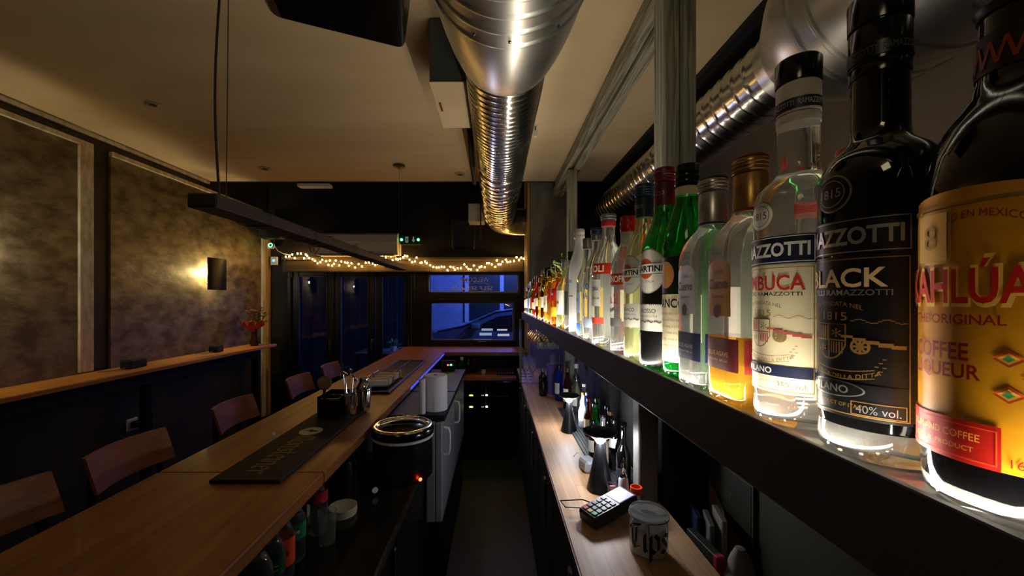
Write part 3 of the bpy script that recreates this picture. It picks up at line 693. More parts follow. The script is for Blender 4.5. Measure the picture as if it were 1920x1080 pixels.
MB().tube([(ex_, 4.10, ez_), (ex_, 4.2, ez_), (ex_-.04, 4.31, ez_), (ex_-.13, 4.40, ez_), (ex_-.25, 4.43, ez_)], .141, 36, cap=False).build('elbow', GALV, d2, world=True)

bxx = thing('ceiling_box', 'square light topped junction box mounted under the ceiling left of the duct', 'box', (-.2, 1.82, .9))
MB().box(-.075, .075, -.21, .21, 0.004, .269, bev=.003).build('case', mat('box_grey', '#4a4f4c', .6), bxx)
MB().box(-.075, .075, -.213, .213, 0, .004).build('bottom_plate', CEIL, bxx); MB().box(-.06, -.05, -.05, .03, -.003, 0).build('latch', BRASS, bxx)
cbl = thing('cable_bundle', 'dark cable bundle hanging from the ceiling beside the duct', 'cable', (-.15, 2.3, .95))
MB().tube([(-.02, -.05, .218), (-.01, 0, .05), (.0, .05, -.1), (.015, .15, -.22)], .012, 8).tube([(-.0, -.05, .218), (.005, 0, .05), (.02, .05, -.15)], .007, 8).build('cables', mat('cable_green_black', '#14180e', .6), cbl)
wb = thing('white_duct_box', 'small white box hanging next to the end of the duct', 'box', (-.292, 4.1, .83))
MB().box(0, .17, 0, .2, 0, .19, bev=.006).build('case', mat('box_white', '#b8b4a4', .6), wb); MB().tube([(.12, .1, .19), (.12, .1, .785)], .005).build('hanger', STEEL, wb)
st = solo('red_strap', MB().box(-.165, -.15, 4.0, 4.005, .62, ZC+.44), mat('red_strap', '#4a1410', .7), 'thin dark red strap hanging by the duct end', 'strap')
fs_ = thing('facade_speaker', 'black loudspeaker hanging on the dark wall above the window', 'speaker', (-.38, 4.5, .60))
MB().box(-.13, .13, -.1, .1, 0, .34, bev=.02, M=Mt((0, 0, 0), .2, 0, .15)).build('cabinet', BLACK, fs_); MB().box(-.11, .11, -.104, -.1, .02, .32, M=Mt((0, 0, 0), .2, 0, .15)).build('grille', RUBBER, fs_)
MB().tube([(0, .05, .2), (0, .3, .25)], .02).build('bracket', BLACKM, fs_)
# big loudspeaker at the top of the picture
sp = thing('ceiling_speaker', 'large black loudspeaker with rounded corners hanging from the ceiling', 'speaker', (-.405, 1.0, .725), math.radians(12))
sp.rotation_euler = (0, math.radians(6), math.radians(12))
prof = []
for cx, cy, a0 in ((-.17, .03, 180), (.14, .0, 270)):
    for k in range(7):
        a = math.radians(a0+90*k/6); rr_ = .045 if cx < 0 else .02; prof.append((cx+rr_*math.cos(a), cy+rr_*math.sin(a)))
prof += [(.165, .30), (-.17, .33), (-.215, .30)]
Ms = Matrix(((1, 0, 0, 0), (0, 0, 1, -.13), (0, 1, 0, .05), (0, 0, 0, 1)))
MB().prism(prof, Ms, .24).build('cabinet', BLACKGLOSS, sp)
MB().prism([(x*.9, y*.92+.012) for x, y in prof], Matrix.Translation((0, -.006, 0)) @ Ms, .006).build('grille', RUBBER, sp)
MB().tube([(.172, -.11, .07), (.185, -.11, .1), (.185, -.11, .3), (.172, -.11, .36)], .007).build('bracket', mat('grey_bracket', '#55584c', .5), sp)
MB().tube([(0, 0, .38), (-.03, 0, ZC-.725-.006)], .02).build('ceiling_mount', BLACKM, sp)
# recessed spots, canopy items, sensor, vent
for x, y, lab in ((-(930-287)/730*2.32, 2.32, 'square recessed ceiling spot nearer the camera, switched off'), (-(930-497)/730*3.45, 3.45, 'small recessed ceiling spot near the dark front, switched off'), (-(930-862)/730*3.6, 3.6, 'tiny recessed ceiling spot beside the duct')):
    s = thing('recessed_spot', lab, 'ceiling light', (x, y, ZC), 0, 'recessed ceiling spots')
    MB().lathe([(.024, -.0005), (.05, -.0005), (.048, -.006), (.026, -.008), (.024, -.0005)][::-1], n=4 if y < 3 else 20, close=False).build('rim', mat('spot_rim', '#8a8068', .4), s)
    MB().lathe([(0, -.002), (.025, -.002), (.015, -.012), (0, -.013)][::-1], n=16).build('lamp', mat('spot_off', '#3a3424', .3), s)
sn = thing('smoke_sensor', 'small white sensor with a bracket on the ceiling right of the duct', 'sensor', (.265, 2.62, ZC-.05))
MB().box(-.012, .012, -.012, .012, -.02, .02, bev=.004).build('head', WHITEP, sn); MB().tube([(0, 0, .02), (0, 0, .049)], .004).build('stem', BLACKM, sn)
solo('vent_grille', MB().box(-1.98, -1.66, 3.87, 3.96, 1.135, 1.165, bev=.004), WHITEP, 'white flat vent unit just behind the ceiling edge', 'vent')

# ---------------------------------------------------------------- timber posts and beams (right)
def beam(mb, x0, x1, y0, y1, z0, z1): return mb.box(x0, x1, y0, y1, z0, z1, bev=.006)
fm = thing('timber_framing', 'weathered grey timber posts and beams around the back bar', 'timber', (.63, 2.5, ZF))
beam(MB(), .578, .634, 1.34, 1.43, -.155, ZC-.001).build('post', GREYWZ, fm, world=True)
beam(MB(), .637, .694, 1.345, 1.43, -.155, ZC-.001).build('post', GREYWZ, fm, world=True)
beam(MB(), .585, .66, 3.15, 3.23, -.5, 1.06).build('post', GREYWZ, fm, world=True)
beam(MB(), .575, .625, -.8, 3.8, 1.08, ZC-.001).build('beam', GREYW, fm, world=True)
beam(MB(), .632, .69, -.8, 3.8, 1.06, 1.14).build('beam', GREYW, fm, world=True)
beam(MB(), .575, .69, 3.87, 3.998, 1.06, 1.14).build('beam', GREYW, fm, world=True)
struct('wall_column', MB().box(.345, .76, 4.0, 4.75, ZF, 1.6, bev=.01), CONC)
struct('trim_11', bx(.322, .344, 4.0, 4.12, -.4, 1.4), wood('trim_oak', '', ''))
struct('trim_12', bx(.20, .218, 3.29, 3.33, -.698, -.16), mat('grey_end_post', '#6a6a62', .6))
struct('wall_cabinet_side', bx(.5735, .718, 1.31, 1.43, ZF, -.157), BLACK)  # added black panel, stands in for the darkness under the shelf
struct('wall_partition', bx(.72, .78, -.9, 1.308, ZF, -.17), OLIVE)
struct('wall_partition_far', bx(.72, .78, 1.45, 3.99, ZF, -.17), mat('far_panel', '#4a4c4a', .6))

# ---------------------------------------------------------------- back bar counter and what stands on it
ZK = -.70
bb = thing('back_counter', 'light wooden back counter with black cabinets under the bottle shelf', 'counter', (.4, 2.4, ZF))
MB().box(.217, .572, -.3, 4.0, ZK-.03, ZK, bev=.003).build('worktop', BEECH, bb, world=True)
MB().box(.213, .2168, -.3, 4.0, ZK-.03, ZK-.001).build('edge_strip', mat('edge_brown', '#3a1c10', .4), bb, world=True)
MB().box(.25, .57, -.3, 3.98, ZF, ZK-.031).build('carcass', BLACK, bb, world=True)
HB = mat('handle_grey', '#7a7c84', .35, .8)
for i, y in enumerate((.5, 1.06, 1.62, 2.18, 2.74, 3.30)):
    d = MB().box(.236, .249, y+.004, y+.552, ZF+.08, ZK-.04, bev=.002).build('door', BLACK, bb, world=True)
    MB().box(.200, .212, y+.0, y+.035, ZK-.24, ZK-.045, bev=.004).box(.205, .236, y+.01, y+.02, ZK-.08, ZK-.07).build('handle', HB, d, org=bb.location)
# shelf support posts between counter and bottle shelf
struct('trim_13', bx(.492, .56, 1.34, 1.40, ZK+.001, -.157, bev=.004), mat('grey_paint_post', '#77756e', .55, col2='#66645c', scale=(20, 20, 4)))
struct('trim_14', bx(.46, .53, 2.60, 2.66, ZK+.001, -.157, bev=.004), mat('grey_paint_post', '', .55))

def lamp(label, x, y, k):
    t = thing('mushroom_lamp', label, 'lamp', (x, y, ZK), 0, 'black mushroom lamps on the back counter')
    MB().lathe([(0, .0005), (.045*k, .0005), (.047*k, .004), (.045*k, .012), (.0125*k, .168*k), (0, .168*k)], n=40).build('cone_body', mat('lamp_black', '#17171a', .38), t)
    MB().lathe([(.0122*k, .1685*k), (.019*k, .178*k), (.020*k, .188*k), (.0, .188*k)], n=28).build('light_head', em('lamp_white', '#f4f6ff', 22), t)
    MB().lathe([(.0, .189*k), (.03*k, .190*k), (.058*k, .204*k), (.061*k, .208*k), (.059*k, .212*k), (.03*k, .216*k), (0, .217*k)], n=44).build('cap', mat('lamp_black', ''), t)
    for a in range(3):
        aa = a*2.1+.3
        light('lamp_light', 'POINT', (x+.03*k*math.cos(aa), y+.03*k*math.sin(aa), ZK+.180*k), .8, (.88, .93, 1), .012)
lamp('black cone lamp with round cap on the back counter, nearer to the card reader', .385, 1.44, 1.03)
lamp('black cone lamp with round cap, farther one beside the purple box', .39, 2.08, .93)

# card terminal
ct = thing('card_terminal', 'grey card terminal with lit screen and coloured keys beside the jar', 'card reader', (.365, 1.255, ZK+.008), math.radians(28))
tilt = Mt((0, 0, .018), 0, -.16, 0)
MB().box(-.095, .095, -.04, .04, -.012, .028, M=tilt, bev=.008).build('housing', mat('terminal_grey', '#2e2e34', .4), ct)
MB().box(.018, .082, -.031, .031, .0285, .0305, M=tilt).build('screen', mat('screen_lit', '#b8b4e0', .3, emit=.55), ct)
MB().box(.02, .05, -.025, .0, .0306, .031, M=tilt).build('screen_content', mat('screen_light', '#e8e8ff', .3, emit=.8), ct)
KG = mat('key_grey', '#5a5a62', .5)
for i in range(5):
    for j in range(3):
        m = KG
        if i == 0: m = (mat('key_red', '#c03a30', .5), mat('key_yellow', '#c8a838', .5), mat('key_green', '#2ea070', .5))[2-j]
        x = -.084+i*.019; y = -.029+j*.0205
        MB().box(x, x+.015, y, y+.017, .0282, .031, M=tilt, bev=.002).build('key', m, ct)
MB().tube([(-.02, .04, .02), (-.05, .07, .03), (-.12, .10, .03), (-.13, .06, .03), (-.07, .045, .02)], .0022, 6).build('cable', BLACKM, ct)

# tip jar
jr = thing('tip_jar', 'clip top glass jar with paper inside and black gothic word', 'jar', (.425, 1.085, ZK), PI+1.2)
jr.scale = (.96, .96, .92); jr.location.z += .0006
pj = [(0, .0005), (.046, .0005), (.052, .006), (.053, .03), (.053, .085), (.048, .10), (.047, .112)]
MB().lathe(pj+[(.044, .112), (.045, .10), (.050, .084), (.050, .01), (.044, .005), (0, .005)], n=44).build('jar_wall', mat('jar_glass', '#f8fcfc', 0, 0, 1, 1.42, translucent=.14), jr)
MB().lathe([(0, .1135), (.047, .1135), (.053, .117), (.053, .122), (.049, .128), (.03, .130), (.026, .128), (.0, .128)], n=44).build('lid', mat('jar_glass', ''), jr)
MB().tube([(.0545*math.cos(a*PI/20), .0545*math.sin(a*PI/20), .1125) for a in range(41)], .0016, 6).build('wire_clasp', STEEL, jr)
MB().tube([(.054, 0, .112), (.062, .0, .098), (.06, .0, .08), (.055, 0, .07)], .0018, 6).build('wire_clasp', STEEL, jr)
MB().tube([(-.054, 0, .112), (-.062, 0, .12), (-.05, 0, .128)], .0018, 6).build('wire_clasp', STEEL, jr)
rr = random.Random(3); q = MB()
vs = []; n_ = 28
for i in range(9):
    for j in range(n_):
        a = 2*PI*j/n_; r_ = .0475-.004*abs(math.sin(a*3.5+i*.6)); vs.append((r_*math.cos(a), r_*math.sin(a), .007+i*.0095))
q.add(vs, [(i*n_+j, i*n_+(j+1) % n_, i*n_+n_+(j+1) % n_, i*n_+n_+j) for i in range(8) for j in range(n_)], True)
o = q.build('crumpled_paper', mat('jar_paper', '#eeeaf0', .85, col2='#c4c0cc', scale=(30, 30, 30)), jr)
place_geo(nib_geo('Tips', nib=.15), .115, .082, lambda u, v: Vector(((.0540)*math.cos(u/.0535), .0540*math.sin(u/.0535), .060+v)), step=.006).build('lettering', BLACKM, jr)

# grey ribbed bar runner
rn = thing('ribbed_runner', 'dark grey ribbed rubber mat under the beer bottles', 'mat', (.46, 1.9, ZK))
q = MB().box(-.062, .10, -.55, .62, .0005, .006)
for k in range(11): q.box(-.06+k*.0145, -.053+k*.0145, -.54, .61, .006, .010)
q.build('ribbed_body', mat('runner_grey', '#35353a', .5), rn)
ch = thing('charging_dock', 'small rounded silver charging dock half behind the near lamp', 'dock', (.375, 1.60, ZK), .3)
MB().box(-.025, .03, -.035, .035, .0005, .05, bev=.01).build('case', mat('dock_silver', '#9a9ca4', .35, .3), ch); MB().tube([(0, .035, .03), (-.01, .06, .055), (-.02, .08, .03)], .002, 5).build('cable', WHITEP, ch)
sh = thing('sugar_shaker', 'slim white sugar dispenser with a steel spout in front of the grey post', 'shaker', (.445, 1.36, ZK))
MB().lathe([(0, .0005), (.018, .0005), (.019, .004), (.016, .075), (.012, .082), (0, .082)], n=24).build('body', mat('shaker_white', '#d8d4dc', .4), sh)
MB().lathe([(.0125, .0822), (.012, .09), (.006, .10), (.0075, .106), (.003, .115), (0, .116)], n=20).build('spout', CHROME, sh)
og = thing('orange_cup', 'clear cup with an orange rim beside the sugar dispenser', 'cup', (.468, 1.30, ZK))
MB().lathe([(0, .0005), (.015, .0005), (.017, .055), (.015, .055), (.013, .003), (0, .003)], n=20).build('cup_wall', CLEAR, og); MB().lathe([(.0175, .056), (.019, .058), (.019, .078), (.016, .078), (.0155, .056)], n=20, close=False).build('rim', mat('orange_plastic', '#f05010', .4), og)
pk = thing('pink_sachets', 'clear cup with pink sachets in front of the ribbed mat', 'cup', (.415, 1.385, ZK))
MB().lathe([(0, .0005), (.017, .0005), (.021, .045), (.0195, .045), (.0155, .003), (0, .003)], n=20).build('cup_wall', CLEAR, pk); MB().box(-.010, .010, -.004, .004, .004, .04, bev=.001).build('sachet', mat('pink_paper', '#c86a90', .7), pk)

# ---------------------------------------------------------------- bottles
class Bottle:
    """prof: list of (r, z) outer; p superellipse power of the body; front faces local +X."""
    def __init__(s, label, x, y, z, prof, glass, p=2, rot=PI, group='spirit bottles on the lit shelf', sx=1, sy=1, n=None, cat='bottle', name='bottle', foot=0, footm=None):
        s.t = thing(name, label, cat, (x, y, z), rot, group); s.p = p; s.prof = prof; s.sx = sx; s.sy = sy; s.n = n or (48 if p == 2 else 64)
        full = [(0, .0006)]+prof+[(0, prof[-1][1])]
        if foot:
            rf = s.r(foot); s.ring([(0, .0006)]+[q for q in prof if q[1] < foot]+[(rf, foot), (0, foot)]).build('liquid' if footm else 'glass_foot', footm or CLEARB, s.t)
            full = [(0, foot+.0002), (rf, foot+.0002)]+[q for q in prof if q[1] > foot]+[(0, prof[-1][1])]
        s.ring(full).build('glass_body', glass, s.t)
    def pz(s, z):  # neck turns round above the shoulder
        if s.p == 2: return 2
        rm = max(r for r, _ in s.prof); k = min(1, max(0, (s.r(z)/rm-.45)/.5)); return 2+(s.p-2)*k
    def r(s, z):
        P_ = s.prof
        if z <= P_[0][1]: return P_[0][0]
        for (a, b), (c, d) in zip(P_, P_[1:]):
            if b <= z <= d: return a+(c-a)*(z-b)/max(1e-9, d-b)
        return P_[-1][0]
    def ring(s, prof):
        mb = MB(); n = s.n; vs = []
        for r, z in prof:
            pw = s.pz(z) if r > 0 else 2
            for j in range(n):
                a = 2*PI*j/n; k = rad(a, pw); vs.append((r*k*math.cos(a)*s.sx, r*k*math.sin(a)*s.sy, z))
        fs = [(i*n+j, i*n+(j+1) % n, i*n+n+(j+1) % n, i*n+n+j) for i in range(len(prof)-1) for j in range(n)]
        return mb.add(vs, fs, True)
    def at(s, u, z, e=.0006):
        r = s.r(z); a = u/max(s.r(z if s.p == 2 else z), .001); 
        if s.p != 2:
            a = math.atan(u/(r*s.sy)*1.0) if abs(u) < 3 else 0
            k = rad(a, s.pz(z)); return Vector(((r*k*math.cos(a))*s.sx+e, r*k*math.sin(a)*s.sy, z))
        return Vector(((r+e)*math.cos(a), (r+e)*math.sin(a), z))
    def patch(s, u0, u1, z0, z1, m, name='label', shape='rect', e=.0005, nu=28, nz=10, label=None, parent=None):
        vs = []; mb = MB(); uc = (u0+u1)/2; hw = (u1-u0)/2; zc = (z0+z1)/2; hh = (z1-z0)/2
        for i in range(nu+1):
            f = -1+2*i/nu
            if shape == 'ellipse': f = math.sin(f*PI/2)
            u = uc+hw*f
            if shape == 'ellipse': k = math.sqrt(max(0, 1-f*f)); a, b = zc-hh*k, zc+hh*k
            elif shape == 'arch': a = z0; b = z1-(z1-z0)*.22*(1-math.sqrt(max(0, 1-min(1, abs(f))**2.2)))*1.0
            elif shape == 'shield': a = z0+(z1-z0)*.42*abs(f)**2.5; b = z1
            elif shape == 'wave': a = z0; b = z1+hh*.3*math.sin(f*3)
            else: a, b = z0, z1
            for j in range(nz+1): vs.append(s.at(u, a+(b-a)*j/nz, e))
        fs = [(i*(nz+1)+j, (i+1)*(nz+1)+j, (i+1)*(nz+1)+j+1, i*(nz+1)+j+1) for i in range(nu) for j in range(nz)]
        mb.add(vs, fs, True); return mb.build(name, m, parent or s.t, label=label)
    def ringpatch(s, u0, u1, z0, z1, m, t=.0008, parent=None, e=.001):
        for a in ((u0, u1, z0, z0+t), (u0, u1, z1-t, z1), (u0, u0+t, z0+t, z1-t), (u1-t, u1, z0+t, z1-t)):
            s.patch(*a, m, name='label_border', e=e, nu=16 if a[1]-a[0] > .01 else 1, nz=1 if a[3]-a[2] < .01 else 8, parent=parent)
    def text(s, txt, u, z, h, w_, m, bold=0.0, arc=0, e=.0011, parent=None):
        fn = lambda a, b: s.at(u+a, z+b+arc*(1-(2*a/w_)**2), e)
        return place_geo(text_geo(txt, bold), w_, h, fn, step=.003).build('lettering', m, parent or s.t)
    def cap(s, z0, z1, r, m, name='cap', ridges=0, top=True, label=None):
        pr = [(r*.99, z0)]
        if ridges:
            for k in range(ridges):
                zz = z0+(z1-z0)*(k+.5)/ridges*.8; dz_ = (z1-z0)*.8/ridges*.22
                pr += [(r, zz-dz_), (r*1.05, zz), (r, zz+dz_)]
        pr += [(r, z1-.0015), (r*.94, z1)]
        if top: pr += [(0, z1)]
        return MB().lathe([(r*.5, z0)]+pr, n=36).build(name, m, s.t, label=label)

NAVY = flat('navy_print', '#141c38'); WHT = flat('label_white', '#e2e0d6', .55); CRM = flat('label_cream', '#e2d6b0', .55); REDP = flat('red_print', '#c22a1a')
GOLD = flat('gold_print', '#b08a3c', .35, .6); INKB = flat('black_print', '#111114'); SILV = flat('silver_print', '#a8aaa8', .3, .8); GREYP = flat('grey_print', '#6c6c6c')
TANP = flat('tan_print', '#8c7448'); BLKL = flat('label_black', '#08080a', .35)
ZS = -.104
XB = .26
# ---- 1: coffee liqueur, nearest
B = Bottle('nearest dark bottle with yellow and red coffee liqueur label at the right edge', .260, .189, ZS,
           [(.030, .0008), (.0355, .006), (.037, .02), (.037, .150), (.0362, .162), (.034, .176), (.0295, .190), (.0235, .200), (.0195, .206), (.0175, .214), (.0165, .230), (.0162, .245)], DARKG, rot=math.radians(180), foot=.013)
YEL = mat('kahl_yellow', '#d8960e', .4, col2='#b87808', scale=(20, 20, 25))
lb = B.patch(-.066, .066, .027, .158, YEL, shape='arch')
B.patch(-.045, .045, .150, .1515, GOLD, e=.0009, parent=lb)
MAR = flat('maroon_print', '#8e1408'); OUT = flat('outline_cream', '#f0c050')
for z_, h_, w_, t_ in ((.113, .021, .054, 'KAHLÚA'),):
    B.text(t_, -.002, z_, h_+.004, w_+.004, OUT, bold=.045, e=.0010); B.text(t_, -.002, z_, h_, w_, flat('kahl_red', '#c41c10'), bold=.02, e=.0014)
B.text('THE ORIGINAL', -.003, .095, .0048, .040, MAR, bold=.012)
B.text('COFFEE', -.0085, .0795, .0085, .028, MAR, bold=.02); B.text('LIQUEUR', -.0065, .0695, .0085, .032, MAR, bold=.02)
B.text('HECHO EN MEXICO', .006, .140, .0036, .034, MAR, arc=.005)
em_ = B.patch(-.021, -.001, .122, .149, GOLD, e=.0011, name='emblem', shape='rect'); B.patch(-.0195, -.0025, .1235, .1475, flat('emblem_cream', '#c89a40'), e=.0014, name='emblem', nu=8, parent=lb)
B.text('8', -.011, .1355, .012, .007, flat('emblem_line', '#9c7428'), e=.0017)
rb = B.patch(-.036, .0155, .027, .047, flat('red_box', '#b81608'), e=.0012, name='label'); B.ringpatch(-.034, .0145, .029, .045, flat('orange_line', '#e05020'), t=.0005, e=.0015)
B.text('RUM AND COFFEE', -.0065, .040, .0035, .032, OUT, e=.0018); B.text('LIQUEUR  PRODUCT', -.0075, .034, .0028, .030, OUT, e=.0018)
B.text('16% Alc. 70cl', .031, .032, .004, .026, MAR)
for (u, z_) in ((.0175, .078), (.0175, .062), (.0255, .070)):
    for k, c_ in enumerate(('#c8501c', '#e8a830', '#3a8a50')):
        q = .0048-.0015*k; mb = MB(); mb.add([B.at(u-q, z_, .0009+.0003*k), B.at(u, z_-q*.8, .0009+.0003*k), B.at(u+q, z_, .0009+.0003*k), B.at(u, z_+q*.8, .0009+.0003*k)], [(0, 1, 2, 3)]); mb.build('diamond_motif', flat('dm%d' % k, c_), lb)
B.cap(.246, .285, .0175, flat('cap_dark', '#140a08', .4), ridges=4)
NB = flat('neck_band', '#1c0c06'); B.patch(-.05, .05, .216, .236, NB, name='neck_label')
NO = flat('neck_orange', '#9a3c14'); q = MB()
for k in range(14):
    u = -.042+k*.006
    for (a_, b_, c_, d_) in (((u, .219), (u+.0014, .219), (u+.0044, .231), (u+.003, .231)), ((u+.003, .231), (u+.0044, .231), (u+.0074, .219), (u+.006, .219))):
        q.add([B.at(p[0], p[1], .0010) for p in (a_, b_, c_, d_)], [(0, 1, 2, 3)])
q.build('zigzag_motif', NO, B.t)

def ramaz(label, y, dark):
    prof = [(.028, .0008), (.0315, .004), (.0325, .012), (.0315, .022), (.0325, .028), (.0325, .176), (.0325, .182), (.0315, .190), (.029, .198), (.024, .204), (.0185, .2085), (.0158, .212), (.0152, .220), (.0150, .258), (.0152, .262), (.0152, .288)]
    Bt = Bottle(label, XB, y, ZS, prof, DARKG if dark else CLEARB, rot=math.radians(181 if dark else 182), foot=.021 if dark else 0)
    LB_ = BLKL if dark else CRM; tx = SILV if dark else WHT; gl = flat('bronze_print', '#8c6a34', .4, .5) if dark else GOLD
    l1 = Bt.patch(-.040, .040, .134, .157, BLKL if dark else NAVY, name='label')
    Bt.ringpatch(-.039, .039, .135, .156, SILV if dark else WHT, t=.0006, parent=l1)
    Bt.text('RAMAZZOTTI', 0, .1455, .0115, .072, SILV if dark else WHT, bold=.03)
    l2 = Bt.patch(-.040, .040, .028, .133, LB_, name='label'); Bt.ringpatch(-.0385, .0385, .030, .131, gl, t=.0006, parent=l2)
    if dark: Bt.text('BLACK', .004, .1185, .0125, .050, flat('gold_text', '#c8a878', .4), bold=.02)
    else: Bt.text('SAMBUCA', .002, .1185, .0125, .062, REDP, bold=.015)
    Bt.text('FRATELLI RAMAZZOTTI' if dark else 'LIQUORE RAMAZZOTTI', .002, .109, .0038, .058, SILV if dark else INKB, bold=.01)
    Bt.text('CASA FONDATA NEL', 0, .099, .003, .036, gl if dark else GREYP, arc=.003); Bt.text('1815', .002, .0935, .0055, .016, gl if dark else TANP)
    # coat of arms with cannon and ribbon
    cm = gl if dark else TANP
    inner = LB_
    Bt.patch(-.0115, .0095, .0645, .0885, cm, name='crest', e=.0009, shape='shield', nu=16, parent=l2); Bt.patch(-.0108, .0088, .0655, .0879, inner, name='crest', e=.0011, shape='shield', nu=16, parent=l2)
    hatch = cm if dark else flat('crest_red', '#b8524a')
    for k in range(5):
        Bt.patch(-.010+k*.0018, -.0092+k*.0018, .0785, .087, hatch, name='crest', e=.0013, nu=1, nz=1, parent=l2); Bt.patch(.0003+k*.0017, .0011+k*.0017, .0690, .0765, hatch, name='crest', e=.0013, nu=1, nz=1, parent=l2)
    Bt.patch(-.0014, -.0006, .066, .0879, cm, name='crest', e=.0014, nu=1, nz=3, parent=l2); Bt.patch(-.0108, .0088, .0772, .0780, cm, name='crest', e=.0014, nu=8, nz=1, parent=l2)
    Bt.text('*', .004, .0825, .006, .006, cm, e=.0015); Bt.text('*', -.0058, .0722, .005, .005, cm, e=.0015)
    Bt.text('O', .0165, .0745, .0100, .0100, cm); Bt.text('O', .0165, .0745, .0040, .0040, cm); Bt.text('x', .0165, .0745, .0075, .0075, cm); Bt.text('+', .0165, .0745, .008, .008, cm)
    for (u, v, q_) in ((.010, .0805, .0016), (.016, .0790, .0019), (.022, .0775, .0022), (.028, .0762, .0026), (.0335, .0752, .0022)):
        Bt.patch(u-.0032, u+.0032, v-q_/2, v+q_/2, hatch if not dark else cm, name='crest', e=.0012, nu=2, nz=1, parent=l2)
    for k in range(14):
        u = .012+.0018*k; v = .0905+.0012*math.sin(k*.9); Bt.patch(u, u+.0019, v, v+.0005, cm, name='crest', e=.0012, nu=1, nz=1, parent=l2)
        u = -.034+.0016*k; v = .0900+.0010*math.sin(k*.9); Bt.patch(u, u+.0017, v, v+.0005, cm, name='crest', e=.0012, nu=1, nz=1, parent=l2)
    for k in range(26):
        u = -.016+.0017*k; v = .0560-.0035*math.sin(k/25*PI)+(.004 if k > 22 else 0)*(k-22)/2; Bt.patch(u, u+.0018, v, v+.0005, cm, name='ribbon_line', e=.0012, nu=1, nz=1, parent=l2); Bt.patch(u, u+.0018, v+.0052, v+.0057, cm, name='ribbon_line', e=.0012, nu=1, nz=1, parent=l2)
    Bt.text('MARCA DELLA DITTA', .006, .0590, .0028, .040, cm, arc=-.005)
    Bt.patch(-.039, .039, .0415, .0505, NAVY if not dark else BLKL, name='label', e=.0010, parent=l2)
    if dark: Bt.patch(-.019, .019, .0405, .0515, SILV, name='label', e=.0012, shape='ellipse'); Bt.patch(-.018, .018, .0412, .0508, BLKL, name='label', e=.0014, shape='ellipse')
    Bt.text('MILANO', -.002, .046, .0052, .026, SILV if dark else WHT, bold=.015, e=.0018)
    Bt.text('PRODUCT OF ITALY', .004, .036, .0024, .030, gl if dark else GREYP)
    if dark: Bt.ringpatch(.012, .037, .031, .0395, gl, t=.0005, e=.0012)
    Bt.text('40% vol.' if dark else '38% vol.', .0245, .035, .0050, .020, SILV if dark else GREYP)
    rd = Bt.patch(-.0125, .0125, .163, .188, SILV if dark else flat('tan_ring', '#8a7a50'), name='round_seal', shape='ellipse'); Bt.patch(-.0115, .0115, .164, .187, BLKL if dark else WHT, name='round_seal', shape='ellipse', e=.001)
    Bt.patch(-.009, .009, .1665, .1845, SILV if dark else flat('tan_ring', ''), name='round_seal', shape='ellipse', e=.0012); Bt.patch(-.0084, .0084, .1671, .1839, BLKL if dark else WHT, name='round_seal', shape='ellipse', e=.0014)
    Bt.text('1815', 0, .1755, .006, .014, SILV if dark else INKB, e=.0018)
    Bt.cap(.262, .288, .0160, BLACKGLOSS if dark else flat('capsule_white', '#d8d4ca'), name='capsule', top=False)
    Bt.cap(.254, .262, .0158, BLACKGLOSS if dark else flat('capsule_white', ''), name='capsule', top=False)
    cb = MB()
    n_ = 40; vs = []
    for i in range(n_):
        a = 2*PI*i/n_
        for z_ in (.264, .273): vs.append((.0164*math.cos(a), .0164*math.sin(a), z_))
    cb.add(vs, [(2*i, (2*i+2) % (2*n_), (2*i+3) % (2*n_), 2*i+1) for i in range(n_)], True); cb.build('capsule_band', flat('band_grey', '#22262a') if not dark else BLKL, Bt.t)
    old = Bt.prof; Bt.prof = [(.0165, 0), (.0165, .4)]
    for u in (-.026, 0, .026): Bt.text('RAMAZZOTTI', u, .2685, .0045, .023, flat('band_text', '#b8b8b4') if not dark else flat('band_text_dim', '#5c5c5c'), e=.0004)
    Bt.prof = old
    Bt.cap(.2885, .309, .0166, BLACKGLOSS, name='cap')
ramaz('tall black liqueur bottle with silver lettering, second from the right', .264, True)
ramaz('tall clear anise liqueur bottle with cream label and black cap', .335, False)

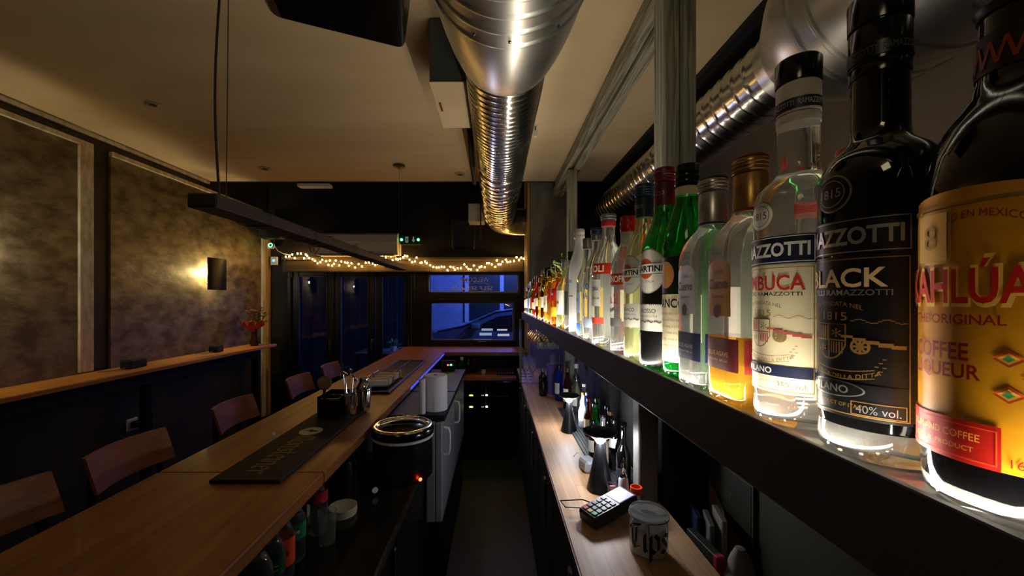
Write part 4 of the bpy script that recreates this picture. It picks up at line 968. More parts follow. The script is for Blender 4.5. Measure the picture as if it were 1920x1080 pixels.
def cuervo(label, y, gold):
    a = .0315
    prof = [(.029, .0008), (a, .004), (a, .010), (a*.985, .014), (a, .018), (a, .150), (a*.97, .160), (a*.86, .172), (a*.68, .182), (.0165, .189), (.0150, .194), (.0145, .235)]
    Bt = Bottle(label, XB, y, ZS, prof, CLEARB, p=5, rot=math.radians(180), foot=.068 if gold else 0, footm=AMBERL if gold else None)
    TG = flat('tequila_gold', '#8a6420', .4, .3) if gold else flat('tequila_silver', '#9aa09c', .4, .3)
    lt = flat('dark_brown_print', '#2a1408') if gold else INKB
    l1 = Bt.patch(-.023, .019, .088, .146, TG, shape='arch'); 
    Bt.text('José', -.002, .133, .006, .013, lt); Bt.text('Cuervo', -.002, .121, .011, .034, lt, bold=.02); Bt.text('Especial', -.002, .108, .0045, .020, lt)
    Bt.patch(-.009, .003, .086, .100, flat('seal_brown', '#3a1a10'), name='seal', shape='ellipse', e=.0012)
    l2 = Bt.patch(-.0295, .0295, .034, .066, flat('maroon_label', '#3c0c10') if gold else flat('navy_label', '#10142c'))
    Bt.text('BLUE AGAVE', -.002, .050, .0048, .036, GOLD if gold else SILV, bold=.01); Bt.text('TEQUILA 38% vol.', -.002, .043, .0025, .034, GOLD if gold else SILV)
    # side label seen on the camera side: turn with a rotated copy of the band
    sl_ = MB(); r_ = Bt.r(.05)+.0008
    for (u0, u1) in ((-.0265, .0265),):
        sl_.add([(u0, r_, .034), (u1, r_, .034), (u1, r_, .066), (u0, r_, .066)], [(0, 3, 2, 1)])
    sl_.build('side_label', flat('maroon_label2', '#7a1a1c') if gold else flat('navy_label2', '#1c2c60'), Bt.t)
    Cg = flat('capsule_gold', '#a8824a', .3, .7) if gold else flat('capsule_silver', '#b8b8b8', .3, .8)
    Bt.cap(.196, .232, .0158, Cg, name='capsule', top=False); Bt.cap(.2325, .247, .0162, Cg, ridges=3)
    Bt.cap(.2472, .2500, .0156, flat('cap_top_red', '#7a1418') if gold else flat('cap_top_black', '#101014'), name='cap_top')
    Bt.cap(.1935, .1958, .0159, flat('cap_top_red', '') if gold else NAVY, name='capsule_band', top=False)
    old = Bt.prof; Bt.prof = [(.0159, 0), (.0159, .4)]
    Bt.text('W', .006, .214, .012, .011, flat('crest_brown', '#7a3018') if gold else GREYP, e=.0005); Bt.prof = old
cuervo('square tequila bottle half full of amber liquid with gold capsule', .398, True)
cuervo('square clear tequila bottle with silver capsule and navy label', .467, False)

# ---- green vermouth with cream label
B = Bottle('green vermouth bottle with black cap and long cream label', XB, .53, ZS, [(.027, .0008), (.030, .005), (.0305, .012), (.0305, .165), (.0295, .182), (.026, .202), (.020, .222), (.0155, .236), (.0140, .250), (.0135, .268)], GREENG, rot=math.radians(192))
B.patch(-.034, .034, .022, .112, CRM); B.text('BIANCO', .002, .100, .012, .050, INKB, bold=.02)
for k in range(7): B.text('SELECTED WINE AND HERBS'[:23-2*k], 0, .086-.0085*k, .003, .045-.003*k, GREYP)
B.patch(-.034, .034, .113, .162, flat('label_dkgreen', '#0c1c10')); B.patch(-.016, .012, .120, .156, flat('swan_orange', '#c8894a'), name='emblem', shape='ellipse', e=.0009)
B.cap(.2455, .257, .0150, CRM, name='neck_label', top=False); B.cap(.2575, .287, .0152, BLACKGLOSS, ridges=3)
# ---- vermouth with round emblem, dark and pale
def vermouth(label, y, rosso, rot):
    prof = [(.030, .0008), (.0345, .005), (.036, .012), (.0355, .12), (.036, .160), (.0345, .178), (.029, .198), (.0215, .216), (.0165, .230), (.0145, .244), (.0138, .262)]
    if not rosso: prof = [(r*.95, z) for r, z in prof]
    Bt = Bottle(label, XB, y, ZS, prof, GREENG if rosso else PALEY, rot=rot)
    k = 1 if rosso else .95
    if rosso:
        Bt.patch(-.05, .05, .006, .058, BLKL, name='dark_wine'); Bt.patch(-.045, .045, .096, .130, BLKL, name='label')
    Bt.patch(-.035*k, .035*k, .058, .098, WHT)
    Bt.text('ROSSO' if rosso else 'BIANCO', .0, .088, .006, .026, INKB); Bt.text('~~~', .004, .072, .0045, .034, GREYP); Bt.text('VERMOUTH', 0, .080, .003, .03, GREYP)
    c1_ = Bt.patch(-.027, .027, .114, .182, flat('oval_ring', '#b8b4a8'), name='emblem', shape='ellipse', e=.0008); Bt.patch(-.0255, .0255, .116, .180, WHT, name='emblem', shape='ellipse', e=.0011)
    Bt.patch(-.016, .010, .136, .166, flat('martini_red', '#c8542c'), name='emblem', shape='ellipse', e=.0014)
    Bt.patch(-.026, .026, .143, .159, INKB, name='emblem', e=.0017); Bt.patch(-.0252, .0252, .1437, .1583, WHT, name='emblem', e=.0020); Bt.text('MARTINI', 0, .151, .009, .046, INKB, bold=.03, e=.0024)
    Bt.text('ITALIA', .004, .132, .003, .014, GREYP, e=.0016)
    cm_ = flat('cap_maroon', '#6a1018', .35) if rosso else flat('cap_navy', '#12304c', .35)
    Bt.cap(.248, .284, .0152, flat('sleeve_maroon', '#5c1016') if rosso else flat('sleeve_navy', '#0e2238'), name='neck_sleeve', top=False); Bt.cap(.2845, .306, .0154, cm_, ridges=4)
    old = Bt.prof; Bt.prof = [(.0153, 0), (.0153, .4)]; Bt.text('Rosso' if rosso else 'Bianco', .0, .268, .010, .020, SILV, e=.0005); Bt.prof = old
vermouth('green vermouth bottle with maroon cap and round white emblem', .60, True, math.radians(206))
vermouth('pale yellow vermouth bottle with navy cap and round emblem', .683, False, math.radians(200))

def simple(label, x, y, h, r, glass, capm, p=2, rot=PI, neck=.013, sh=.62, labels=(), texts=(), capn='cap', neckl=None, z=ZS, group='spirit bottles on the lit shelf', caph=.030, fill=None, n=28):
    """generic bottle. labels: (z0,z1,mat[,hw]) as fractions of height; texts: (str,z,h,w,mat)"""
    k = h; prof = [(r*.9, .0008), (r, .005), (r, k*sh*.9), (r*.96, k*sh), (r*.75, k*(sh+.07)), (neck*1.15, k*(sh+.14)), (neck, k*(sh+.2)), (neck, k-caph*.6)]
    B_ = Bottle(label, x, y, z, prof, glass, p=p, rot=rot, group=group, n=n if p == 2 else 40)
    for l in labels:
        hw = l[3] if len(l) > 3 else 1.1
        B_.patch(-r*hw if p == 2 else -r*.85, r*hw if p == 2 else r*.85, l[0]*k, l[1]*k, l[2], shape=l[4] if len(l) > 4 else 'rect', nu=16, nz=4)
    for i, t_ in enumerate(texts): B_.text(t_[0], 0, t_[1]*k, t_[2], t_[3], t_[4], bold=.02, e=.0012)
    if neckl: B_.cap(k-caph*2, k-caph-.0004, neck*1.12, neckl, name='neck_sleeve', top=False)
    B_.cap(k-caph, k, neck*1.18, capm, ridges=2 if h > .2 else 0)
    return B_
CR = flat('cap_red', '#a01818', .35); CW = flat('cap_white', '#d0ccc4', .4); CBK = flat('cap_black', '#101012', .3); CG = flat('cap_gold', '#9a7a30', .3, .7); CNV = flat('cap_navy2', '#182848', .3); CBR = flat('cap_brown', '#4a2a18', .4); CGR = flat('cap_grey', '#8a8c90', .3, .6)
REDL = flat('label_red', '#b82418'); BLUL = flat('label_blue', '#2060c0'); YLL = flat('label_yellow', '#d8b030'); GRL = flat('label_green', '#2a6a38')
simple('clear vodka bottle with red cap and red banner label beside the pale vermouth', XB, .765, .268, .0335, CLEARB, CR, rot=math.radians(190), sh=.66, labels=((.50, .58, REDL), (.20, .26, GREYP, .7)), texts=(('SMIRNOFF', .54, .013, .058, WHT), ('No. 21', .40, .02, .03, REDP), ('~~', .32, .012, .04, GREYP)), neckl=flat('sleeve_white', '#c8c8c4'))
simple('clear vodka bottle with red lettered capsule and red diagonal label', XB, .90, .302, .037, CLEARB, CGR, rot=math.radians(198), sh=.64, neck=.0145, caph=.014, labels=((.54, .62, REDL), (.30, .5, flat('label_palepaper', '#d0d0cc'), .5), (.17, .215, flat('label_coral', '#e0483a'), .7)), texts=(('STOLI', .58, .015, .052, WHT), ('VODKA', .43, .008, .026, INKB), ('PREMIUM', .36, .004, .03, GREYP)), neckl=flat('capsule_red', '#b8302c'))
simple('clear bottle with navy and silver capsule and blue vodka lettering', XB, 1.004, .290, .034, CLEARB, CNV, rot=math.radians(196), sh=.62, labels=((.12, .20, flat('label_slate', '#8a98a8'), .9),), texts=(('VOD', .48, .016, .03, BLUL), ('KA', .40, .016, .022, BLUL), ('A', .62, .01, .01, REDP)), neckl=CGR, caph=.016)
simple('clear square shouldered gin bottle with plain silver cap', XB, 1.10, .278, .030, CLEARB, CGR, p=4, labels=((.25, .45, flat('label_lightblue', '#a8c4ec')), (.05, .14, flat('blue_glow', '#2050d8')),), texts=(('GIN', .38, .012, .025, BLUL),), sh=.6)  # second label band is the bottle's blue bottom
simple('tall frosted white vodka bottle with a pale cap', XB, 1.215, .325, .032, FROST, CW, rot=math.radians(185), sh=.66, labels=(), texts=(('DON', .5, .010, .03, GREYP), ('~~~', .36, .006, .04, GREYP)), neck=.014)
simple('slim clear bottle with black stopper behind the frosted one', XB, 1.33, .27, .026, CLEARB, CBK, labels=((.2, .5, flat('label_darkstripe', '#343c3c'), .8),))
far = [  # y, h, r, glass, cap, label mats, text, description
    (1.46, .255, .033, PALEY, CGR, ((.2, .55, WHT),), ('RUM', REDP), 'pale rum bottle with white label at the foot of the leafy pourers'),
    (1.60, .255, .034, ORANGEG, CBR, ((.40, .60, REDL), (.15, .3, YLL)), ('JACKS', WHT), 'orange liqueur bottle with red label and brown cap'),
    (1.73, .262, .033, AMBER, CBR, ((.38, .58, REDL),), ('SPICED', WHT), 'amber spiced rum bottle with dark red label and brown cap'),
    (1.86, .25, .032, AMBER, CBK, ((.2, .5, CRM),), ('OLD', INKB), 'amber whisky bottle with cream label and black cap'),
    (1.985, .268, .033, BROWN, CBK, ((.25, .45, WHT),), None, 'brown bottle with tall black cap and white label'),
    (2.11, .266, .032, AMBER, flat('cap_cork', '#8a5a38', .6), ((.2, .4, YLL),), None, 'amber bottle with wide cork stopper'),
    (2.24, .235, .034, BROWN, CG, ((.3, .5, CRM),), None, 'squat brown brandy bottle with gold cap'),
    (2.36, .252, .031, REDG, CBR, ((.2, .45, WHT),), None, 'red bitter bottle with brown cap and white label'),
    (2.49, .258, .031, REDG, CBR, ((.2, .35, CRM),), None, 'red bottle with dark brown cap at the middle of the far row'),
    (2.61, .248, .030, BROWN, CBK, ((.2, .5, REDL),), None, 'brown herbal liqueur bottle with red label'),
    (2.73, .235, .030, GREENG, CBK, ((.2, .5, WHT),), None, 'green bottle with white label in the far row'),
    (2.85, .240, .029, CLEARB, CW, ((.25, .5, BLUL),), None, 'clear bottle with blue label in the far row'),
    (2.97, .230, .029, BLUEG, CGR, ((.2, .5, WHT),), None, 'blue gin bottle with white label in the far row'),
    (3.08, .225, .029, ORANGEG, CBK, ((.2, .5, CRM),), None, 'orange bottle second from the far end of the shelf'),
    (3.19, .210, .028, REDG, CW, ((.2, .5, WHT),), None, 'last small red bottle at the far end of the shelf')]
for y, h, r, g, c_, ls, tx, lab in far:
    simple(lab, XB, y, h, r, g, c_, labels=ls, texts=() if not tx else ((tx[0], (ls[0][0]+ls[0][1])/2, .011, .034, tx[1]),), rot=PI+R.uniform(0, .3), sh=R.choice((.58, .62, .66)), n=24)
# leafy pourers
for k, (y, z_) in enumerate(((1.50, .21), (1.64, .20), (1.95, .17))):
    o = thing('leaf_sprig', ('sprig of green leaves over the pale rum bottle', 'sprig of green leaves over the orange liqueur bottle', 'small yellow green sprig by the cork topped bottle')[k], 'leaves', (.305, y, ZS+z_-.1), 0, 'green sprigs among the bottles')
    q = MB(); rr = random.Random(20+k)
    for i in range(46):
        a = rr.uniform(0, 2*PI); e_ = rr.uniform(-.3, 1.2); L = rr.uniform(.018, .034); p = Vector((math.cos(a)*rr.uniform(0, .03)-.045, math.sin(a)*rr.uniform(0, .04), .1+rr.uniform(-.03, .05)))
        D = Vector((math.cos(a)*math.cos(e_), math.sin(a)*math.cos(e_), math.sin(e_)))*L; s_ = D.cross(Vector((0, 0, 1))).normalized()*L*.28
        q.add([p, p+D*.5+s_, p+D, p+D*.5-s_], [(0, 1, 2, 3)])
    q.build('leaf_mass', mat('leaf_green', '#5a8a30', .5, col2='#8aa848', scale=(60, 60, 60)), o)['kind'] = 'stuff'
    MB().tube([(-.0, 0, -.0), (-.01, .01, .06), (-.04, .0, .12)], .0018, 5).build('stem', GRL, o)
# back row
back = [(.405, .262, .033, AMBER, CR, 'bottle with red and gold ringed cap seen behind the black liqueur bottle', CG),
        (.50, .235, .034, CLEARB, CR, 'clear bottle with red cap in the back row behind the tequilas', None),
        (.60, .22, .035, GREENG, CBK, 'green bottle in the back row behind the green vermouth', None),
        (.72, .285, .034, CLEARB, CR, 'back row bottle with a broad red cap behind the pale vermouth', None),
        (.84, .262, .034, CLEARB, CR, 'back row clear bottle with red cap between the two vodkas', None),
        (.98, .25, .034, REDG, CBK, 'back row red bottle behind the blue lettered vodka', None),
        (1.12, .27, .033, CLEARB, CW, 'back row clear bottle behind the gin', None),
        (1.28, .26, .033, PALEY, CBK, 'back row pale yellow bottle behind the frosted one', None),
        (1.75, .26, .033, REDG, CR, 'back row red bottle with red cap behind the spiced rum', None),
        (2.05, .255, .033, AMBER, CBK, 'back row amber bottle with black cap', None),
        (2.30, .25, .032, BROWN, CBR, 'back row brown bottle with brown cap', None),
        (2.56, .25, .032, AMBER, CG, 'back row amber bottle with gold cap', None),
        (2.80, .24, .031, GREENG, CR, 'back row green bottle with red cap', None),
        (3.05, .235, .031, BLUEG, CW, 'back row blue bottle with white cap at the far end', None)]
for y, h, r, g, c_, lab, nl in back: simple(lab, .375, y, h, r, g, c_, labels=((.2, .5, R.choice((WHT, CRM, REDL, YLL))),), n=24, neckl=nl, group='bottles in the back row of the lit shelf', neck=.0145, rot=PI+R.uniform(-.1, .3))

# ---------------------------------------------------------------- bottle shelf with LED strips
bs = thing('bottle_shelf', 'long dark shelf edged with a raised lip carrying the lit bottles', 'shelf', (.39, 1.6, -.156))
SHD = mat('shelf_dark', '#1b1a1e', .4, col2='#201f24', scale=(6, 6, 6))
MB().box(.2205, .572, -.3, 3.27, -.155, -.1045).build('shelf_board', SHD, bs, world=True)
MB().box(.215, .220, -.3, 3.27, -.156, -.098, bev=.001).build('front_lip', mat('lip_satin', '#3a3a46', .4), bs, world=True)
GT = mat('shelf_glass_top', '#c8c8c4', .12, .6); MB().box(.2215, .571, -.3, 3.265, -.1044, -.1041).build('glossy_top', GT, bs, world=True)
ls_ = thing('led_strip', 'strip of tiny white LEDs along the front edge of the bottle shelf', 'lights', (.2235, 1.6, -.104), 0, 'LED strips on the bottle shelf')
def ledstrip(t, x):
    q = MB(); y = .08
    while y < 3.25:
        q.box(x-.0012, x+.0012, y-.0014, y+.0014, -.1032, -.1018); y += .0166
    q.build('diode', em('led_white', '#fff4e0', 26), t, world=True)['kind'] = 'stuff'
    MB().box(x-.003, x+.003, .02, 3.255, -.1041, -.1033).build('tape', PAPER, t, world=True)
ledstrip(ls_, .2235)
l2_ = thing('led_strip', 'second strip of tiny white LEDs between the two rows of bottles', 'lights', (.318, 1.6, -.104), 0, 'LED strips on the bottle shelf')
ledstrip(l2_, .318)

# ---------------------------------------------------------------- bottles under the shelf
under = [(.475, 1.45, .235, .030, DARKG, CBK, ((.1, .3, flat('lbl_dim', '#2a3038'), .6),), 'black sparkling bottle standing next to the grey post'),
         (.425, 1.55, .24, .026, CLEAR, CBK, ((.15, .38, CRM), ), 'clear bottle with cream label in front of the black sparkling bottle'),
         (.485, 1.60, .20, .028, DARKG, CBK, ((.45, .62, WHT),), 'dark bottle with white neck label on the ribbed mat'),
         (.50, 1.70, .205, .028, DARKG, flat('foil_bronze', '#8a6a50', .35, .6), (), 'dark beer bottle with bronze foil'),
         (.425, 1.70, .165, .024, BROWN, CBK, ((.2, .5, WHT),), 'small brown bottle with white label on the ribbed mat'),
         (.515, 1.80, .20, .024, DARKG, CBK, (), 'dark beer bottle with black top behind the green pair'),
         (.468, 1.84, .20, .029, GREENG, GRL, (), 'nearer of the two bright green beer bottles'),
         (.50, 1.92, .205, .030, DGREENG, GRL, (), 'farther of the two bright green beer bottles'),
         (.475, 1.99, .19, .028, BROWN, CR, ((.2, .45, CRM),), 'brown beer bottle with red cap left of the green bottles'),
         (.475, 2.12, .19, .029, mat('milk_glass', '#c8ccd8', .3), CG, ((.2, .5, WHT),), 'white bottle with gold cap beside the far lamp'),
         (.50, 2.16, .18, .028, BLUEG, CW, ((.2, .6, WHT),), 'bottle with blue and white label behind the far lamp'),
         (.515, 2.28, .20, .028, CLEAR, CW, ((.2, .6, WHT),), 'clear bottle with white label behind the far lamp')]
for x, y, h, r, g, c_, ls, lab in under:
    simple(lab, x, y, h, r*.88, g, c_, labels=ls, z=ZK+.0105, group='bottles under the shelf on the back counter', n=24, neck=.010, sh=.5, caph=.016, rot=PI+.35)
for k, (x, y, h, c_, g) in enumerate(((.50, 2.42, .24, CBK, CLEAR), (.46, 2.50, .27, CBR, BROWN), (.52, 2.52, .29, CW, CLEAR), (.50, 2.75, .28, CNV, CLEAR), (.44, 2.72, .25, CBK, BLUEG))):
    simple(('clear bottle with black cap behind the far lamp', 'brown bottle with brown cap behind the far lamp', 'tall clear bottle with white cap near the second post', 'tall clear bottle with navy cap beyond the second post', 'blue bottle with black cap beyond the second post')[k], x, y, h, .028, g, c_, labels=((.2, .5, WHT),), z=ZK+.0005, group='taller bottles far along the back counter', n=20, rot=PI+.4, neck=.012)
pb = thing('purple_box', 'purple box standing on the back counter between dark bottles and the far lamp', 'box', (.44, 2.95, ZK))
MB().box(-.05, .06, -.06, .06, .0005, .215, bev=.003).build('carton', mat('purple_card', '#5c4a9c', .6), pb); MB().box(-.048, .058, -.058, .058, .215, .2165).build('lid', mat('purple_lid', '#493a80', .6), pb)
def glassware(label, x, y, z, r, h, group, stem=False, inv=False, name='glass'):
    t = thing(name, label, 'glass', (x, y, z), 0, group)
    if stem:
        pr = [(.0, 0), (.030, .001), (.028, .003), (.004, .008), (.0035, h*.45), (.008, h*.5), (r, h*.72), (r*.85, h), (r*.85-.0012, h), (r-.0014, h*.72), (.004, h*.52), (0, h*.515)]
    else: pr = [(0, .0006), (r*.85, .0006), (r, h), (r-.0018, h), (r*.85-.002, .006), (0, .006)]
    if inv: pr = [(a, -b) for a, b in pr]
    MB().lathe(pr, n=24).build('bowl', CLEAR, t); return t
for k, (x, y, lab) in enumerate(((.42, 2.92, 'front left'), (.46, 2.92, 'front right'), (.44, 2.985, 'back'))):
    glassware('upturned tumbler on top of the purple box, %s one' % lab, x, y, ZK+.217, .019, .07, 'tumblers on the purple box')
simple('dark bottle left of the purple box on the back counter', .345, 2.86, .17, .032, DARKG, CBK, z=ZK+.0005, group='dark bottles beside the purple box', n=20)
simple('dark bottle with blue gleam behind the first one left of the purple box', .36, 3.0, .18, .032, DARKG, CGR, z=ZK+.0005, group='dark bottles beside the purple box', n=20)
gi = 0
for i in range(4):
    for j in range(2):
        glassware('stemmed glass on the back counter, %s of the %s row' % (('nearest', 'second', 'third', 'farthest')[i], ('aisle side', 'wall side')[j]), .255+.06*j, 3.30+.13*i, ZK+.0005, .028, .18, 'stemmed glasses at the far end of the back counter', stem=True)
rk = thing('glass_rack', 'dark rail under the far end of the shelf for hanging stemware', 'rack', (.34, 2.9, -.17))
q = MB()
for x in (.26, .31, .36, .41, .46): q.box(x-.004, x+.004, 2.45, 3.25, -.166, -.157)
q.build('rail', BLACKM, rk, world=True)
for i in range(6):
    for j in range(3):
        glassware('wine glass hanging under the shelf, %s of the %s rail' % (('nearest', 'second', 'third', 'fourth', 'fifth', 'farthest')[i], ('aisle side', 'middle', 'wall side')[j]), .285+.05*j, 2.55+.12*i, -.167, .030, .15, 'wine glasses hanging under the shelf', stem=True, inv=True, name='hanging_glass')

# ---------------------------------------------------------------- working side of the bar (left of the aisle)
WT = mat('dark_worktop', '#18160f', .18, col2='#211d14', scale=(3, 3, 3))
wk = thing('work_counter', 'dark glossy work counter under the bar with steel door trims', 'counter', (-.66, .9, ZF))
MB().box(-.895, -.355, -.2, 2.06, -.83, -.80, bev=.002).build('worktop', WT, wk, world=True)
MB().box(-.894, -.385, -.2, 2.05, ZF, -.831).build('carcass', BLACK, wk, world=True)
MB().box(-.354, -.349, -.2, 2.06, -.828, -.803).build('edge_trim', STEEL, wk, world=True)
for i, y in enumerate((.2, .82, 1.44)):
    d = MB().box(-.383, -.366, y+.004, y+.60, ZF+.1, -.84, bev=.003).build('door', mat('door_darksteel', '#1a1910', .3, .6), wk, world=True)
    MB().box(-.365, -.355, y+.55, y+.572, -1.25, -.88, bev=.003).build('handle', STEEL, d, org=wk.location)
ke = thing('soup_kettle', 'round black soup kettle with shiny lid and white band on the work counter', 'kettle', (-.427, 1.76, -.80))
ke.location.x = -.428; ke.location.y = 1.79
MB().lathe([(0, .0005), (.126, .0005), (.134, .01), (.134, .188), (.0, .188)], n=56).build('kettle_body', mat('kettle_black', '#08080a', .35), ke)
MB().lathe([(.1342, .178), (.1385, .180), (.1385, .188), (.1342, .190)], n=56, close=False).build('white_band', WHITEP, ke)
MB().lathe([(.130, .191), (.139, .193), (.141, .214), (.134, .226), (.128, .228)], n=56, close=False).build('lid_ring', BLACKGLOSS, ke)
MB().lathe([(.136, .2262), (.132, .231), (.122, .233), (.112, .230), (.108, .226)], n=56, close=False).build('chrome_rim', CHROME, ke)
MB().lathe([(.110, .2265), (.08, .236), (.04, .241), (0, .242)], n=56, close=False).build('lid', BLACKGLOSS, ke)
MB().tube([(-.10, -.02, .232), (-.05, -.01, .246), (0, 0, .25), (.05, .01, .246), (.10, .02, .232)], .008, 10).build('lid_handle', CHROME, ke)
MB().lathe([(0, 0), (.007, 0), (.007, .003), (0, .003)], n=14, M=Mt((.10, -.105, .025), PI/2, 0, .6)).build('power_light', em('red_light', '#ff2810', 25), ke)
# fridges and paper rolls
WF = mat('fridge_white', '#8e8c92', .45)
def fridge(label, y0, y1):
    t = thing('fridge', label, 'fridge', (-.6, (y0+y1)/2, ZF), 0, 'small white fridges under the bar')
    MB().box(-.89, -.33, y0, y1, -1.2, -.655, bev=.004).build('cabinet', WF, t, world=True)
    d = MB().box(-.328, -.29, y0, y1, -1.2, -.66, bev=.006).build('door', WF, t, world=True)
    MB().box(-.89, -.30, y0+.01, y1-.01, ZF, -1.201).build('plinth', BLACK, t, world=True)
    MB().tube([(-.289, y0+.045, -.70), (-.262, y0+.045, -.705), (-.255, y0+.045, -.73), (-.255, y0+.045, -.82), (-.262, y0+.045, -.845), (-.289, y0+.045, -.85)], .0075, 8).build('handle', WHITEP, d, org=t.location)
    MB().box(-.892, -.275, y0-.004, y1+.0, -.652, -.62, bev=.003).build('top', mat('fridge_top', '#0c0c0a', .6), t, world=True)
fridge('small white fridge with D handle right behind the soup kettle', 2.10, 2.64)
fridge('second small white fridge with D handle farther towards the window', 2.66, 3.5)
def roll(name, label, x, y, r, h):
    t = thing(name, label, 'paper roll', (x, y, -.62))
    MB().lathe([(.012 if r > .03 else .007, .0005), (r*.985, .0005), (r, .004), (r, h-.004), (r*.985, h), (.012 if r > .03 else .007, h)], n=48, close=False).build('paper', mat('roll_paper', '#d4d2dc', .85), t)
    MB().lathe([(.0119 if r > .03 else .0069, .0005), (.0119 if r > .03 else .0069, h-.002), (0, h-.03)], n=24, close=False).build('core', mat('core_brown', '#3a2c20', .8), t)
    MB().box(-.001, .001, -r-.0012, -r+.001, .002, h*.45).build('loose_edge', mat('roll_edge', '#9a98a2', .8), t)
roll('paper_towel_roll', 'thick white paper towel roll standing on the near fridge', -.345, 2.22, .067, .195)
roll('paper_roll_thin', 'thin white paper roll beside the thick one', -.405, 2.135, .018, .188)

def soda(label, x, y, h, r, cap_, lblm, txt=None, txm=None, dark=None, lz=(.35, .62)):
    prof = [(r*.75, .0008), (r*.95, .008), (r, .02), (r*.94, h*.3), (r, h*.36), (r, h*.64), (r*.9, h*.72), (r*.55, h*.86), (.011, h*.92), (.011, h*.97)]
    B_ = Bottle(label, x, y, -.7995, prof, dark or CLEAR, rot=-PI/2+.15, group='plastic soft drink bottles under the bar', n=28)
    B_.cap(h*.93, h, .0135, cap_)
    mb_ = MB().lathe([(r+.0006, h*lz[0]), (r+.0006, h*lz[1])], n=32, close=False); mb_.build('label', lblm, B_.t)
    if txt: B_.text(txt, 0, h*(lz[0]+lz[1])/2, .016, .048, txm, bold=.02, e=.0014)
    return B_
soda('clear soda bottle with black and white label, nearest under the bar', -.60, .985, .18, .032, CBK, flat('lab_bw', '#1a1a1c'), 'SODA', WHT)
soda('soda bottle with dark green label and white swirl under the bar', -.605, 1.055, .18, .030, CW, flat('lab_dkgreen', '#0c3c20'), 'C', flat('swirl_green', '#58b868'))
soda('soda bottle with bright orange label under the bar', -.612, 1.12, .185, .030, CBK, flat('lab_orange', '#e8481c'), 'TURUNCU', INKB, lz=(.25, .66))
soda('lemon soda bottle with green label under the bar', -.62, 1.20, .186, .031, GRL, flat('lab_green', '#0c7848'), 'Sprite', WHT, lz=(.40, .66))
soda('cola bottle with red label standing behind the empty glass', -.615, 1.34, .186, .033, CR, flat('lab_cola', '#b0122c'), 'Coca-Cola', WHT, dark=None, lz=(.60, .80))
glassware('empty straight drinking glass on the work counter', -.558, 1.285, -.7995, .030, .105, 'glasses on the work counter')
cs = thing('coaster_stack', 'stack of round cream coasters on the work counter', 'coasters', (-.575, 1.46, -.80))
for k in range(6): MB().lathe([(0, 0), (.050, 0), (.051, .002), (.050, .0048), (.044, .0048), (.043, .0042), (0, .0042)], n=36, c=(R.uniform(-.001, .001), R.uniform(-.001, .001), .0006+k*.005)).build('coaster', mat('coaster_cream', '#b8ac94', .8), cs)
dg = thing('soda_gun', 'small black soda gun with a white ring button on the work counter', 'dispenser', (-.50, 1.60, -.80))
MB().box(-.06, .0, -.015, .015, .002, .03, bev=.008).build('body', BLACKGLOSS, dg); MB().lathe([(.006, 0), (.012, 0), (.012, .003), (.006, .003)], n=20, M=Mt((.004, -.004, .022), PI/2, 0, .5)).build('ring_button', PAPER, dg)
tp = thing('milk_frother', 'chrome handled frother jug in the shadow under the bar', 'jug', (-.66, 1.74, -.80))
MB().lathe([(0, .0005), (.035, .0005), (.038, .06), (.03, .09), (.028, .09), (.035, .06), (.032, .004), (0, .004)], n=24).build('jug_body', STEEL, tp); MB().box(.01, .026, -.006, .006, .07, .18, bev=.003).build('handle', CHROME, tp)

# far lower counter below the window
fc = thing('far_cabinet', 'black double fridge cabinet with wooden top below the window', 'cabinet', (-.05, 4.2, ZF))
MB().box(-.40, .212, 4.03, 4.58, -.83, -.80, bev=.003).build('top_board', OAKX, fc, world=True)
MB().box(-.40, .21, 4.06, 4.58, ZF, -.831).build('carcass', BLACK, fc, world=True)
for i, x in enumerate((-.39, -.10)):
    d = MB().box(x, x+.28, 4.04, 4.059, ZF+.1, -.845, bev=.004).build('door', BLACKGLOSS, fc, world=True)
    MB().tube([(x+.05, 4.03, -.99), (x+.14, 4.02, -.995), (x+.24, 4.03, -.99)], .005, 6).build('handle', mat('handle_dark', '#3a3a38', .3, .8), d, org=fc.location)
LG = em('digit_green', '#a8ff40', 8); LW = em('digit_white', '#e0ffd0', 10)
for z in (-.985, -1.105):
    MB().box(-.275, -.24, 4.032, 4.0395, z-.006, z+.004).build('status_light', LG, fc, world=True); MB().box(-.105, -.088, 4.032, 4.0395, z-.005, z+.008).build('status_light', LW, fc, world=True); MB().box(-.15, -.125, 4.032, 4.0395, z-.004, z+.003).build('status_light', mat('dim_digit', '#889878', .5, emit=.8), fc, world=True)
mg = cup('sugar_bowl', 'small white bowl on the low counter below the window', -.135, 4.2, .026, .05, mat('china', '#b8b0a8', .4), 'bowl', z=-.80)
tray = thing('ice_tray', 'long dark tray with yellowish ice cubes on the low counter', 'tray', (.11, 4.2, -.80))
q = MB().box(-.1, .1, -.05, .05, .0006, .006); q.box(-.1, .1, -.05, -.046, .006, .02).box(-.1, .1, .046, .05, .006, .02); q.build('tray_base', BLACKM, tray)
for k in range(6): MB().box(-.09+k*.03, -.07+k*.03, -.03, .0, .0065, .024, bev=.004).build('cube', mat('cube_tan', '#8a7a50', .5), tray)
for k, (x, y, h, g, lab) in enumerate(((-.36, 4.05, .2, GREENG, 'green glass bottle lit from behind at the end of the bar'), (-.30, 4.22, .16, DARKG, 'dark bottle on the low counter, left one'), (-.24, 4.25, .17, BROWN, 'brown jar like bottle on the low counter'))):
    simple(lab, x, y+.05, h, .03, g, CBK if k else CW, z=-.7995, group='bottles on the low counter below the window', n=18)
gl = thing('router', 'small black router with green and red lights behind the paper rolls', 'router', (-.42, 3.42, -.62)); MB().box(-.06, .06, -.02, .02, .0006, .09, bev=.004).build('case', BLACK, gl)
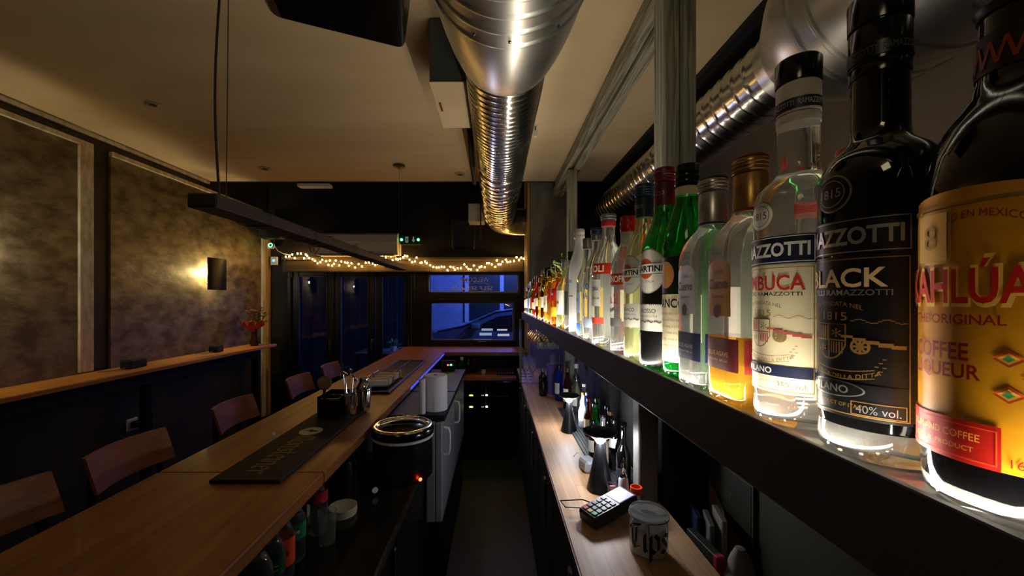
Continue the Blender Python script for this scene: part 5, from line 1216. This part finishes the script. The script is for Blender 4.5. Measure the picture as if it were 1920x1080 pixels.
MB().box(.02, .032, -.022, -.0205, .05, .06).build('green_light', em('exit_led', ''), gl, ) if 0 else MB().box(.02, .034, -.023, -.0205, .05, .062).build('green_light', em('rg', '#30ff80', 12), gl); MB().box(-.005, .006, -.023, -.0205, .05, .06).build('red_light', em('rr', '#ff4020', 10), gl)

# ---------------------------------------------------------------- clutter low on the right
po = thing('menu_poster', 'framed dark menu poster with a tan picture on the olive partition', 'poster', (.718, 1.19, -.785))
MB().box(-.008, 0, -.115, .115, 0, .27).build('frame', mat('poster_frame', '#4a4632', .5), po)
MB().box(-.0095, -.0081, -.108, .108, .006, .264).build('print', mat('poster_dark', '#28281a', .5), po)
MB().add([(-.0099, .105, .02), (-.0099, .105, .19), (-.0099, -.02, .10), (-.0099, -.105, .07), (-.0099, -.105, .02)], [(0, 1, 2, 3, 4)]).build('picture', mat('poster_tan', '#a07a58', .6), po)
Mp = Matrix(((0, 0, -1, -.0103), (-1, 0, 0, .03), (0, 1, 0, .19), (0, 0, 0, 1)))
flat_text('MERRY', .10, .035, Mp, 'lettering', mat('poster_text', '#5c5838', .6), po, bold=.02)
cab = thing('low_shelf', 'low dark shelf right of the back counter holding odds and ends', 'shelf', (.69, .85, ZF))
MB().box(.58, .715, .2, 1.305, -.92, -.89).build('board', BLACK, cab, world=True); MB().box(.58, .60, .2, 1.305, ZF, -.921).build('side_panel', BLACK, cab, world=True)
jz = thing('citrus_press', 'pale grey cone shaped citrus press low on the right', 'press', (.652, 1.04, -.89))
MB().lathe([(0, .23), (.012, .228), (.025, .20), (.036, .165), (.042, .15), (.040, .146), (0, .15)][::-1], n=32, close=False).build('cone', mat('press_grey', '#8c8c88', .4), jz)
for a in (.5, 2.6, 4.7): MB().tube([(.036*math.cos(a), .036*math.sin(a), .15), (.05*math.cos(a), .05*math.sin(a), .0006)], .006, 8).build('leg', mat('press_grey2', '#6e6e6c', .4), jz)
MB().lathe([(0, .0006), (.03, .0006), (.034, .1), (.03, .1), (.027, .004), (0, .004)], n=24).build('beaker', CLEAR, jz)
for k, (x, y, rz_, c_, lab, hh) in enumerate(((.650, 1.19, .30, '#6c6a66', 'grey ring binder leaning behind the citrus press', .28), (.672, 1.17, .25, '#8a8478', 'pale folder leaning behind the ring binder', .31), (.640, 1.25, .25, '#182848', 'dark blue folder leaning beside the olive wall', .27))):
    solo('ring_binder' if k == 0 else 'folder', MB().box(-.008, .008, -.05, .05, 0, hh*.8, M=Mt((x, y, -.887), 0, -.0, -rz_), bev=.003), mat('folder%d' % k, c_, .6), lab, 'folder', 'folders leaning on the low shelf')
bk = thing('pink_notebook', 'pink edged notebook standing at the right end of the back counter', 'notebook', (.605, 1.13, -.89), .1)
MB().box(-.012, .012, -.07, .07, .0006, .19, bev=.002).build('cover', mat('nb_dark', '#2a2a22', .5), bk); MB().box(-.0125, .0125, -.0715, -.055, .05, .191, bev=.002).build('spine', mat('nb_pink', '#b8305c', .3), bk)
pn = thing('ballpoint_pen', 'glossy pink pen lying on the low shelf', 'pen', (.605, 1.02, -.885)); MB().tube([(0, -.05, 0), (0, .06, .05)], .005).build('barrel', mat('pen_pink', '#c8205c', .2), pn); MB().tube([(0, .06, .05), (0, .07, .055)], .003).build('tip', CHROME, pn)
sw = thing('wall_switch', 'thin pale switch plate on the timber post above the jar', 'switch', (.60, 1.3095, -.88), PI/2); MB().box(-.006, -.0005, -.008, .008, 0, .06, bev=.002).build('plate', WHITEP, sw)
